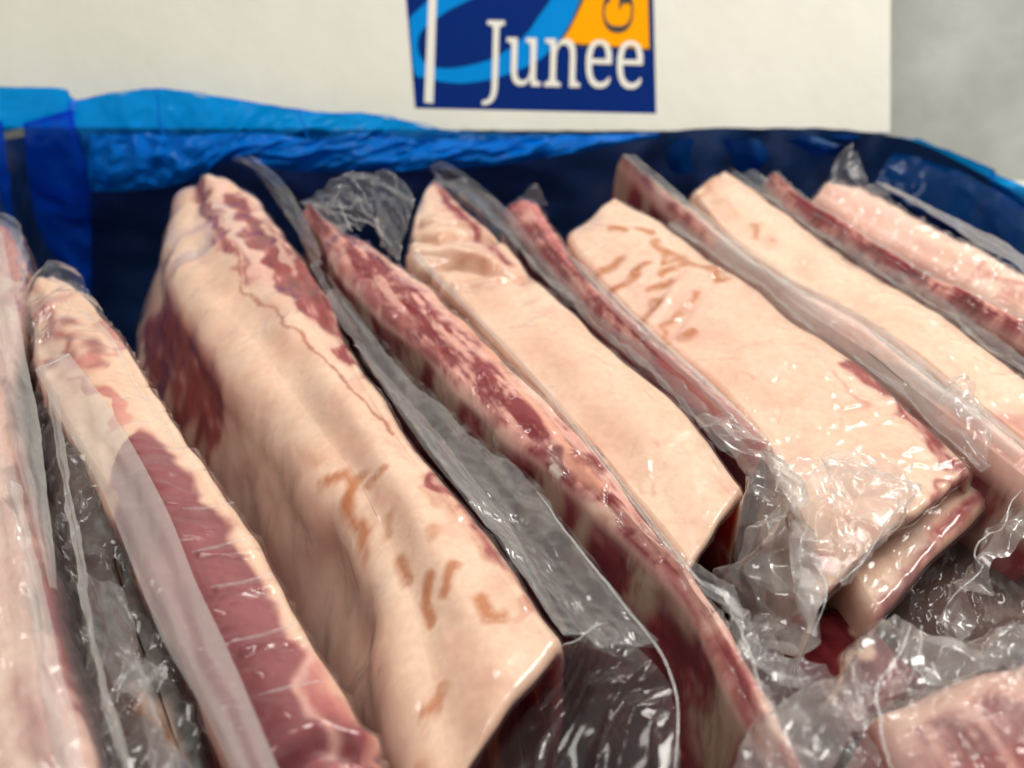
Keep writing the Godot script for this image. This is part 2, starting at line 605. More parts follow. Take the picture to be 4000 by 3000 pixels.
# a flat printed shape: a thin raised plate with the outline pts (cm, in the plane), z0 to z1 (cm)
func plate(pts: Array, z0: float, z1: float) -> ArrayMesh:
	var poly := PackedVector2Array(pts)
	if Geometry2D.is_polygon_clockwise(poly): poly.reverse()
	var tri := Geometry2D.triangulate_polygon(poly)
	var st := SurfaceTool.new()
	st.begin(Mesh.PRIMITIVE_TRIANGLES)
	st.set_normal(Vector3(0, 0, 1))
	for k in range(0, tri.size(), 3):
		var a := poly[tri[k]]
		var b := poly[tri[k + 1]]
		var c := poly[tri[k + 2]]
		if (b - a).cross(c - a) > 0.0:
			var s := b
			b = c
			c = s
		for q in [a, b, c]: st.add_vertex(Vector3(q.x, q.y, z1) * CM)
	for k in poly.size():
		var a := poly[k]
		var b := poly[(k + 1) % poly.size()]
		var d := (b - a).normalized()
		st.set_normal(Vector3(d.y, -d.x, 0))
		var q := [Vector3(a.x, a.y, z0), Vector3(b.x, b.y, z0), Vector3(b.x, b.y, z1), Vector3(a.x, a.y, z1)]
		for i in [0, 2, 1, 0, 3, 2]: st.add_vertex(q[i] * CM)
	return st.commit()

func curve(pts: Array, steps := 6) -> Array:
	var out := []
	var q := []
	for p in pts: q.append(Vector3(p.x, p.y, 0))
	var n := (pts.size() - 1) * steps
	for i in n + 1:
		var s := spline(q, float(i) / n)
		out.append(Vector2(s.x, s.y))
	return out

# ---------------------------------------------------------------- the setting
func setting():
	var w := part("wall", box_mesh(Vector3(4.0, 2.6, 0.1)), M.wall, self)
	w.position = Vector3(0.3, 0.4, -0.635)
	w.set_meta("kind", "structure")
	w.set_meta("label", "pale grey wall with faint mottling behind the carton")
	w.set_meta("category", "wall")
	var t := part("table", box_mesh(Vector3(1.6, 0.04, 1.4)), M.table, self)
	t.position = Vector3(0.0, -0.197, -0.2)
	t.set_meta("kind", "structure")
	t.set_meta("label", "grey table top that the carton stands on")
	t.set_meta("category", "table")

func carton():
	var c := thing("meat_carton", "open white cardboard carton lined with blue plastic and full of meat packs", "carton")
	# inside faces: back at z -46.6, left at x -27, right slanting, front behind the camera's foot
	var back := part("back_panel", box_mesh(Vector3(0.60, 0.145, 0.005)), M.board, c)
	back.position = Vector3(-0.01, -0.101, -0.4715)
	var left := part("side_panel", box_mesh(Vector3(0.005, 0.145, 0.55)), M.board, c)
	left.position = Vector3(-0.312, -0.101, -0.194)
	var right := part("side_panel", box_mesh(Vector3(0.005, 0.145, 0.55)), M.board, c)
	right.position = Vector3(0.292, -0.101, -0.194)
	var front := part("front_panel", box_mesh(Vector3(0.60, 0.145, 0.005)), M.board, c)
	front.position = Vector3(-0.01, -0.101, 0.0835)
	var floor_board := part("bottom_panel", box_mesh(Vector3(0.612, 0.004, 0.56)), M.board, c)
	floor_board.position = Vector3(-0.01, -0.175, -0.194)
	# the lid, leaning back against the carton's rear
	var lid := thing("carton_lid", "white cardboard carton lid with a dark blue logo leaning behind the open carton", "carton lid")
	lid.position = Vector3(-0.00144, 0.00300, -0.46494)
	lid.rotation_degrees.x = -36.5
	var x0 := -57.698
	var x1 := 19.786
	var bottom := []
	var steps := 240
	for i in steps + 1:   # the cut lower edge of the corrugated board is slightly ragged
		var x := lerpf(x0, x1, float(i) / steps)
		bottom.append(Vector2(x, 0.05 * fine_noise.get_noise_1d(x * 3.0) - 0.0055 * x + 0.03 * sin(x * 9.0) * soft_noise.get_noise_1d(x)))
	bottom.append(Vector2(x1 + 0.05, 18.5))
	bottom.append(Vector2(x0, 18.5))
	part("lid_panel", plate(bottom, -0.4, 0.0), M.board, lid)
	var logo := Node3D.new()
	logo.name = "logo"
	lid.add_child(logo, true)
	part("logo_ground", plate([W(-5.78, 11.8), W(-4.88, 1.14), W(7.63, 0.86), W(7.38, 11.8)], 0.0, 0.012), M.navy, logo)
	part("logo_swoosh", plate(curve([W(-5.17, 5.82), W(-5.09, 4.59), W(-4.93, 2.97), W(-4.41, 2.72), W(-3.76, 2.56), W(-2.9, 2.45), W(-2.18, 2.45), W(-0.95, 2.64), W(-0.01, 2.93), W(1.07, 3.37), W(1.79, 3.83), W(2.58, 4.66), W(3.2, 5.6), W(3.74, 6.76), W(4.03, 7.62), W(4.24, 8.92), W(2.87, 9.35), W(-0.01, 9.21), W(-2.03, 8.41), W(-3.76, 7.19), W(-4.41, 6.54), W(-5.17, 5.82)]), 0.012, 0.02), M.cyan, logo)
	part("logo_inner", plate(curve([W(-4.77, 4.45), W(-4.69, 3.98), W(-4.34, 3.47), W(-3.76, 3.24), W(-2.9, 3.22), W(-1.89, 3.4), W(-1.02, 3.65), W(-0.23, 4.07), W(0.49, 4.59), W(1.07, 5.2), W(1.57, 5.96), W(2.19, 6.83), W(2.51, 7.77), W(2.01, 8.41), W(0.71, 8.2), W(-0.73, 7.4), W(-2.18, 6.7), W(-3.04, 6.28), W(-3.69, 5.85), W(-4.3, 5.39), W(-4.66, 4.95), W(-4.77, 4.45)]), 0.02, 0.026), M.navy, logo)
	part("logo_outline", plate([W(2.4, 4.38), W(2.87, 5.06), W(3.23, 5.67), W(3.67, 6.76), W(3.95, 7.77), W(4.1, 8.92), W(7.38, 8.92), W(7.34, 6.76), W(7.37, 4.12)], 0.02, 0.03), M.ink, logo)
	part("logo_corner", plate([W(2.69, 4.55), W(3.09, 5.13), W(3.41, 5.75), W(3.88, 6.76), W(4.14, 7.62), W(4.28, 8.92), W(7.16, 8.92), W(7.19, 6.76), W(7.26, 4.22)], 0.03, 0.036), M.orange, logo)
	part("logo_stroke", plate([W(-4.07, 9.64), W(-4.41, 1.43), W(-3.94, 1.38), W(-3.69, 9.64)], 0.026, 0.036), M.white_print, logo)
	lettering("lettering", "Junee", M.white_print, logo, Vector2(-1.42,  2.34), 8.29, 3.28, -1.6, 0.046)
	var g := lettering("lettering", "G", M.ink, logo, Vector2.ZERO, 2.06, 1.55, 0.0, 0.046)
	g.rotation_degrees.z = 88.0
	g.position = Vector3(0.06933, 0.04794, 0.00046)

func lettering(called: String, text: String, mat: Material, parent: Node, at: Vector2, width: float, height: float, tilt: float, z: float) -> MeshInstance3D:
	var f := SystemFont.new()
	f.font_names = PackedStringArray(["Droid Serif"])
	var t := TextMesh.new()
	t.text = text
	t.font = f
	t.font_size = 48
	t.pixel_size = 0.001
	t.depth = 0.0004
	t.curve_step = 1.0
	t.horizontal_alignment = HORIZONTAL_ALIGNMENT_LEFT
	t.vertical_alignment = VERTICAL_ALIGNMENT_BOTTOM
	var o := part(called, t, mat, parent)
	var box := t.get_aabb()
	var cap := 48 * 0.001 * 0.714
	o.scale = Vector3(width * CM / box.size.x, height * CM / cap, 1.0)
	o.rotation_degrees.z = tilt
	var down := -box.position.y if text == "G" else 0.0
	var desc := f.get_descent(48) * 0.001
	o.position = Vector3(at.x * CM - box.position.x * o.scale.x, at.y * CM - desc * o.scale.y, z * CM)
	return o

func liner():
	var l := thing("blue_liner", "translucent blue plastic liner folded over the carton rim", "plastic liner")
	# the liner inside the carton: left, back and right wall in one sweep
	var top := [V(-29.5, -1, 6), V(-28.5, 0, -12), V(-27.8, 0.3, -30), V(-26.5, 0.5, -43), V(-23, 0.3, -46), V(-12, 0.3, -46.3), V(0, 0.3, -46.3), V(12, 0.46, -46.3), V(19, 0.4, -45.9), V(22.5, -0.1, -43), V(25.5, -0.6, -36), V(27.5, -0.8, -20), V(28.2, -1, 6)]
	var low := [V(-29, -16.5, 6), V(-28, -16.5, -12), V(-27, -16.5, -30), V(-25.6, -16.5, -42), V(-22.5, -16.5, -45.3), V(-12, -16.5, -45.6), V(0, -16.5, -45.6), V(12, -16.5, -45.4), V(18.6, -16.5, -45), V(22, -16.5, -42.4), V(25, -16.5, -35.5), V(27, -16.5, -20), V(27.8, -16.5, 6)]
	part("liner_wall", strip(top, low, {"nu": 30, "nv": 260, "bulge": 0.0, "crease": 0.35, "freq": 0.5, "stretch": Vector2(0.5, 1.4), "thick": 0.04}), M.liner_shaded, l)
	part("liner_floor", strip([V(-29, -16.6, 6), V(-27, -16.6, -45.6)], [V(28, -16.4, 6), V(24, -16.6, -45.6)], {"bulge": 0.0, "thick": 0.04}), M.liner_shaded, l)
	# the cuff folded over the rear rim, in front of the lid
	var zb := -45.6
	part("rear_cuff", strip([V(-21.97, 2.26, -45.3), V(-19.81, 2.61, -45.3), V(-17.47, 2.84, -45.3), V(-14.36, 2.4, -45.3), V(-10.77, 1.84, -45.3), V(-9.63, 1.65, -45.3), V(-7.55, 1.6, -45.3), V(-5.72, 1.32, -45.3), V(-3.65, 0.83, -45.3), V(-0.14, 0.59, -45.3), V(3.38, 0.54, -45.3), V(7.38, 0.52, -45.3)], [V(-21.95, -2.17, -44.6), V(-19.82, -2.09, -44.6), V(-17.36, -1.81, -44.6), V(-15.8, -1.2, -44.6), V(-14.5, -0.57, -44.6), V(-12.84, -0.61, -44.5), V(-11.02, -1.06, -44.5), V(-9.13, -1.11, -44.5), V(-5.82, -1, -44.6), V(-1.33, -0.89, -44.7), V(2.69, -0.33, -44.9), V(7.37, 0.44, -45.2)], {"nu": 50, "nv": 240, "bulge": 0.25, "crease": 0.5, "freq": 0.4, "fold": 0.0, "stretch": Vector2(0.12, 1.5), "thick": 0.03, "seed": 2}), M.liner, l)
	part("rear_cuff", strip([V(-20.9, 0.86, -44.5), V(-18.53, 0.99, -44.4), V(-15.8, 0.85, -44.4), V(-12.55, 1.04, -44.4), V(-9.82, 0.7, -44.3), V(-7.5, 0.99, -44.4), V(-4.76, 0.66, -44.4), V(-0.14, 0.69, -44.5), V(3.35, 0.67, -44.8), V(7.35, 0.6, -45.1)], [V(-21.67, -2.04, -44.2), V(-19.31, -1.82, -44), V(-17.12, -1.54, -44), V(-15.59, -0.94, -44), V(-14.34, -0.36, -44.1), V(-12.69, -0.39, -44), V(-10.89, -0.84, -44), V(-9.03, -0.89, -44), V(-5.76, -0.78, -44.1), V(-1.31, -0.68, -44.2), V(2.66, -0.16, -44.5), V(7.46, 0.52, -45)], {"nu": 60, "nv": 260, "bulge": 0.35, "crease": 0.55, "freq": 0.4, "fold": 0.0, "stretch": Vector2(0.12, 1.5), "thick": 0.03, "seed": 41}), M.liner_mid, l)
	part("side_cuff", strip([V(19.62, -0.5, -45.32), V(21.13, -0.5, -44.25), V(22.29, -0.5, -42.45), V(23.37, -0.6, -40.16), V(24.55, -0.8, -37.03)], [V(18.48, -1.6, -43.91), V(19.78, -2, -42.6), V(21.11, -2.2, -40.47), V(22.27, -2.4, -38.28), V(23.25, -2.6, -34.66)], {"nu": 50, "nv": 120, "bulge": 0.2, "crease": 0.2, "freq": 0.3, "fold": 0.0, "stretch": Vector2(0.12, 1.4), "thick": 0.03, "seed": 42}), M.liner_far, l)
	part("rear_cuff", strip([V(-26.42, 3.07, -45.1), V(-24.17, 3.02, -45.1), V(-22.03, 2.97, -45.1), V(-21.78, 2.63, -45.1), V(-21.55, 2.24, -45.1)], [V(-27.11, 0.54, -44.7), V(-24.86, 1.02, -44.7), V(-23.12, 1.45, -44.7), V(-22.17, 1.54, -44.7), V(-21.43, 1.73, -44.7)], {"nu": 24, "nv": 80, "bulge": 0.1, "crease": 0.2, "freq": 0.8, "thick": 0.03, "seed": 3}), M.liner, l)
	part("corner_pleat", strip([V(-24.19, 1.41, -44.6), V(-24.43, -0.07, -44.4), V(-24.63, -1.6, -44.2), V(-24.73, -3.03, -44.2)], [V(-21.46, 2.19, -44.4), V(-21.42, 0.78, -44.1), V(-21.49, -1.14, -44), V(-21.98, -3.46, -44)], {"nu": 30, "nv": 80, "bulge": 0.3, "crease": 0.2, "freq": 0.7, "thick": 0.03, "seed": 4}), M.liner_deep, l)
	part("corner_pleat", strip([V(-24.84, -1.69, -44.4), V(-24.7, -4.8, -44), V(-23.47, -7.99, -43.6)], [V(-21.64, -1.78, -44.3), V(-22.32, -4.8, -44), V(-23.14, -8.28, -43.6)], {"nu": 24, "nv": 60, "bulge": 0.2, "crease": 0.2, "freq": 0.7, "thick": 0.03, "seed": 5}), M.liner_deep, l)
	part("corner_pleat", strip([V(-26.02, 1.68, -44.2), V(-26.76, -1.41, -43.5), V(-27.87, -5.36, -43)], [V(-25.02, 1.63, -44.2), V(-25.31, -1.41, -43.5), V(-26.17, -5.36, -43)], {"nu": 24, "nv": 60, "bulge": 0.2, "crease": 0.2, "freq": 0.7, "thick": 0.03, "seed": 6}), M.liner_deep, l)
	part("liner_highlight", tube([V(-21.89, 2.31, -45.15), V(-19.74, 2.66, -45.15), V(-17.41, 2.89, -45.15), V(-14.31, 2.45, -45.15), V(-10.73, 1.89, -45.15), V(-9.6, 1.7, -45.15), V(-7.53, 1.66, -45.15), V(-5.7, 1.37, -45.15), V(-3.64, 0.89, -45.15)], 0.09, 120, 7, 0.15), M.liner, l)  # thin tubes added as highlights along the cuff edge and its folds
	part("liner_highlight", tube([V(-10.69, 1.95, -45), V(-10.14, 0.74, -44.2), V(-10.38, -0.6, -43.9)], 0.1, 40, 7, 0.1), M.liner_mid, l)
	part("liner_highlight", tube([V(-17.44, 2.88, -45.1), V(-17.33, 1.02, -44.4), V(-16.15, -1.39, -44)], 0.1, 40, 7, 0.1), M.liner_mid, l)
	for q in [[[V(10.77, 0.18, -45.6), V(11.15, -0.44, -45.3), V(11.63, -1.41, -45.2)], [V(12.63, 0.27, -45.5), V(13.17, -0.53, -45.2), V(12.84, -1.46, -45.2)], 43], [[V(13.77, 0.25, -45.3), V(14.95, -0.19, -45), V(15.79, -0.82, -45)], [V(15.37, 0.39, -45.2), V(16.5, 0.17, -44.9), V(17.54, -0.28, -44.9)], 44], [[V(8.41, 0.14, -45.7), V(7.97, -0.61, -45.4), V(8.28, -1.45, -45.3)], [V(9.34, 0.18, -45.6), V(9.15, -0.57, -45.3), V(9.47, -1.41, -45.2)], 45]]:
		part("liner_pleat", strip(q[0], q[1], {"nu": 24, "nv": 40, "bulge": 0.3, "crease": 0.2, "freq": 0.6, "thick": 0.03, "seed": q[2]}), M.liner_far, l)
	# the right rim
	part("side_cuff", strip([V(19.12, 0.1, -46.43), V(20.32, 0.2, -45.8), V(20.89, 0.3, -44.81), V(21.79, 0.3, -43.5), V(22.69, 0.2, -42.27), V(23.92, 0, -40.28), V(25.14, -0.2, -37.42), V(26.55, -0.5, -34.16)], [V(18.99, -0.6, -46.29), V(20.29, -0.8, -45.68), V(21, -0.8, -44.96), V(21.94, -0.8, -43.69), V(22.83, -0.9, -42.37), V(23.76, -1, -39.76), V(24.74, -1.2, -36.7), V(25.52, -1.4, -32.67)], {"nu": 30, "nv": 160, "bulge": 0.2, "crease": 0.35, "freq": 0.7, "thick": 0.03, "seed": 7}), M.liner, l)
	part("side_cuff", strip([V(16.29, 0.1, -45.8), V(17.05, 0.4, -45.35), V(18.25, 0.2, -46.05), V(19.21, 0.2, -46.05)], [V(16.87, -0.7, -46.42), V(17.9, -0.6, -46.29), V(18.76, -0.7, -46.23), V(19.73, -0.8, -46.16)], {"nu": 20, "nv": 60, "bulge": 0.2, "crease": 0.3, "freq": 0.9, "thick": 0.03, "seed": 8}), M.liner, l)

# ---------------------------------------------------------------- the packs
const GROUP := "vacuum packed meat slabs standing in the carton"
func pack(label: String) -> Node3D:
	return thing("meat_pack", label, "meat pack", GROUP)

func packs():
	pack_big()
	pack_left()
	pack_ribs()
	pack_wrinkled()
	pack_thin()
	pack_marked()
	pack_ribs_far()
	pack_pale()
	pack_red_right()
	pack_pink_far()
	pack_grey()
	pack_edge()
	pack_corner()

func pack_big():
	var t := pack("large pale fat slab with brown branding marks and red upper flank")
	var L := [V(-16.09, -0.2, -40.41), V(-15.91, -0.5, -37.11), V(-14.23, -0.5, -32.62), V(-11.62, -0.5, -28.55), V(-9, -0.5, -24.61), V(-7.09, -0.5, -21.67), V(-5.62, -0.5, -19.33), V(-4.64, -0.5, -17.2), V(-3.87, -0.5, -15.18), V(-3.36, -0.5, -13.4), V(-2.77, -0.5, -11.49), V(-2.21, -0.5, -9.36)]
	var R := [V(-13.41, 0.2, -40.76), V(-11.49, 0.1, -38.91), V(-9.5, 0, -35.27), V(-7.66, 0, -31.76), V(-6.02, 0, -27.94), V(-4.74, 0, -24.98), V(-3.33, 0, -22.3), V(-2.04, 0, -20.06), V(-0.84, 0, -18.09), V(0.05, 0, -16.5), V(0.74, 0, -15.2), V(1.21, 0, -14.29)]
	var s := slab(L, R, {"nu": 170, "nv": 380, "r": 1.6, "r_most": 0.46, "end_r": 0.22, "flare": 0.35, "flare_far": 0.5, "dome": 0.35, "lump": 0.16, "base": "fat", "side": "belly", "seed": 1,
		"ops": [
			["area", "muscle", [W(-13.74, -38.82), W(-12.48, -39.31), W(-9.84, -35.65), W(-7.6, -31.74), W(-5.98, -28.09), W(-4.79, -25.25), W(-5.33, -25.79), W(-6.14, -26.91), W(-7.43, -28.71), W(-9.02, -30.68), W(-10.69, -32.47), W(-11.14, -33.62), W(-12.12, -36.08)], 0.0, 0.12, 0.25, 0.95],
			["line", "pink", [W(-13.56, -39.72), W(-12.11, -36.4), W(-10.38, -32.71), W(-9.26, -30.88)], 0.22, 0.12, 0.2, 0.9], ["line", "cream", [W(-10.97, -36.61), W(-9.38, -33.67), W(-8.53, -32.14)], 0.08, 0.1, 0.2, 0.7],
			["line", "muscle", [W(-14.92, -40.82), W(-13.72, -38.34), W(-12.72, -36.08), W(-11.52, -33.62)], 0.22, 0.1, 0.2, 0.85],
			["line", "pink", [W(-11.95, -38.82), W(-10.23, -35.65), W(-8.72, -32.85)], 0.10, 0.15, 0.2, 0.7],
			["line", "blood", [W(-12.32, -35.65), W(-10.96, -32.85), W(-10.35, -31.03), W(-8.93, -29.35), W(-7.55, -27.49), W(-6.08, -25.52), W(-4.75, -23.72), W(-3.55, -22.2)], 0.06, 0.06, 0.12, 0.75],
			["line", "muscle", [W(-2.94, -21.87), W(-2, -20.38), W(-1.26, -19.02), W(-0.58, -17.76), W(0.05, -16.6), W(0.64, -15.67)], 0.20, 0.12, 0.3, 0.9],
			["line", "pink", [W(0.17, -16.6), W(0.98, -15.22)], 0.3, 0.3, 0.2, 0.5],
			["line", "speck", [W(-14.62, -34.41), W(-13.33, -31.38), W(-11.78, -29.03)], 0.6, 0.8, 0.4, 0.9],
			["line", "stain", [W(-7.03, -22.55), W(-6.56, -21.76), W(-6.12, -21.47)], 0.20, 0.15, 0.09, 0.6],
			["line", "stain", [W(-5.93, -20.42), W(-5.52, -20.54), W(-5.01, -20.96), W(-4.79, -20.38), W(-4.76, -19.78), W(-4.75, -19.16), W(-4.45, -18.94), W(-4.16, -18.46), W(-4.06, -17.92), W(-4.14, -17.4)], 0.21, 0.12, 0.10, 0.95],
			["line", "stain", [W(-4.76, -19.78), W(-4.52, -20.69)], 0.20, 0.12, 0.09, 0.8],
			["line", "stain", [W(-4.11, -20.14), W(-3.88, -20.46)], 0.20, 0.12, 0.09, 0.8],
			["line", "stain", [W(-3.58, -19.01), W(-3.4, -18.28)], 0.13, 0.12, 0.09, 0.6],
			["line", "stain", [W(-3.09, -17.32), W(-2.86, -16.66)], 0.17, 0.12, 0.09, 0.85],
			["line", "stain", [W(-2.16, -16.42), W(-2.27, -15.8), W(-2.1, -15.06)], 0.17, 0.10, 0.09, 0.9],
			["line", "stain", [W(-1.46, -16.74), W(-1.7, -15.72)], 0.16, 0.10, 0.09, 0.85],
			["line", "stain", [W(-0.88, -15.5), W(-0.64, -15.06), W(-0.24, -15.09)], 0.20, 0.12, 0.09, 0.9],
			["line", "stain", [W(-2.06, -12.86), W(-1.75, -12.92), W(-1.67, -13.29)], 0.17, 0.12, 0.09, 0.8],
			["line", "stain", [W(-2.14, -17.92), W(-2.1, -17.66)], 0.17, 0.14, 0.09, 0.6],
			["line", "stain", [W(-2.04, -11.4), W(-2.15, -10.35)], 0.28, 0.16, 0.09, 0.9],
			["line", "stain", [W(-2.29, -19.98), W(-1.21, -18.01), W(-0.19, -16.58), W(0.51, -15.35)], 0.13, 0.12, 0.33, 0.5],
			["line", "blood", [W(-11.87, -30.27), W(-11.8, -30.14)], 0.05, 0.04, 0.02, 0.9],
			["area", "muscle", [W(-17.17, -35.33), W(-15.46, -33.79), W(-13.17, -32), W(-11.29, -28.77), W(-10.22, -26.22), W(-11.14, -26.49), W(-12.47, -28.18), W(-13.81, -29.69), W(-15.74, -31.65)], 0.3, 0.3, 0.4, 1.85],
		],
		"dents": [[[W(-5.58, -19.08), W(-4.9, -17.32), W(-4.17, -15.73)], 0.5, -0.35]]})
	part("meat", s.mesh, M.meat, t)
	part("clear_bag", bag_over(s, 0.07, 0.10, 5.0, Vector2(0.6, 0.3)), M.film, t)
	# loose film along the upper flank
	part("seal_strip", strip([V(-5.45, 0.1, -26.9), V(-3.26, 0.1, -22.4), V(-1.82, 0.1, -19.86), V(-0.58, 0.1, -17.82), V(0.4, 0.1, -16.02), V(1.3, 0.1, -14.39)], [V(-5.4, 0.2, -26.84), V(-2.71, 0.1, -22.75), V(-1.3, 0.1, -20.26), V(-0.08, 0.1, -18.17), V(0.7, 0.1, -16.25), V(1.35, 0.1, -14.44)], {"bulge": 0.1, "crease": 0.08, "nu": 24, "fold": 0.05, "seed": 65}), M.film_crumpled, t)
	part("bag_flap", strip([V(-7.28, -0.3, -30.85), V(-5.05, -0.2, -26.06), V(-3.15, -0.2, -22.54), V(-1.71, -0.2, -19.98), V(-0.59, -0.2, -18.11), V(0.41, -0.2, -16.28), V(1.24, -0.2, -14.58)], [V(-7.28, 0.2, -31.77), V(-4.02, -0.6, -26.63), V(-1.43, -0.6, -23.15), V(0.74, -0.5, -20.11), V(1.59, -0.4, -18.13), V(2.68, -0.3, -15.98), V(3.54, -0.3, -14.31)], {"facet": 0.10, "bulge": -0.5, "crease": 0.3, "freq": 0.75, "nu": 60, "nv": 240, "fold": 0.14, "seed": 61, "stretch": Vector2(1.2, 0.12)}), M.film_wet, t)
	part("bag_flap", strip([V(-7.28, -0.3, -30.85), V(-5.05, -0.2, -26.06), V(-3.15, -0.2, -22.54), V(-1.71, -0.2, -19.98), V(-0.59, -0.2, -18.11), V(0.41, -0.2, -16.28), V(1.24, -0.2, -14.58)], [V(-7.28, 0.2, -31.77), V(-4.02, -0.6, -26.63), V(-1.43, -0.6, -23.15), V(0.74, -0.5, -20.11), V(1.59, -0.4, -18.13), V(2.68, -0.3, -15.98), V(3.54, -0.3, -14.31)], {"thick": 0.015, "facet": 0.10, "bulge": -0.35, "crease": 0.3, "freq": 0.75, "nu": 60, "nv": 240, "fold": 0.14, "seed": 1, "stretch": Vector2(1.2, 0.12)}), M.film_haze, t)
	part("bag_flap", strip([V(-13.29, 0.6, -41.94), V(-11.8, 0.4, -40.52), V(-10.45, 0.2, -37.98), V(-8.82, 0.1, -34.66), V(-7.28, 0, -31.04), V(-5.32, 0, -27.05)], [V(-11.88, 0.8, -41.19), V(-10.75, 0.7, -39.84), V(-9.36, 0.5, -37.35), V(-7.83, 0.3, -33.48), V(-7.22, 0.2, -31.41), V(-5.15, 0.1, -27.05)], {"bulge": 0.2, "crease": 0.2, "fold": 0.14, "seed": 2}), M.film_haze, t)
	part("bag_flap", strip([V(1.25, -0.4, -14.6), V(0.86, -1.5, -14.11), V(-0.07, -2.2, -13.03), V(-0.72, -2.5, -11.77)], [V(2.35, -0.2, -15.01), V(3.57, -0.3, -13.64), V(3.78, -0.4, -12.35), V(3.53, -0.5, -10.23)], {"bulge": 0.3, "crease": 0.35, "freq": 1.0, "nu": 60, "fold": 0.14, "seed": 3}), M.film, t)
	part("edge_highlight", tube([V(0.73, -0.4, -20), V(1.58, -0.3, -18.04), V(2.66, -0.2, -15.9), V(3.52, -0.2, -14.24), V(3.77, -0.2, -13.19), V(3.76, -0.3, -12.28), V(3.45, -0.4, -10.79)], 0.07, 120, 7, 0.1), M.film_edge, t)  # pale tube stands in for the bright highlight along the film edge
	part("edge_highlight", tube([V(1.2, -0.3, -14.38), V(1.62, -0.1, -14.43), V(1.98, 0, -14.7), V(2.34, -0.1, -14.92)], 0.05, 50, 7, 0.05), M.film_edge, t)

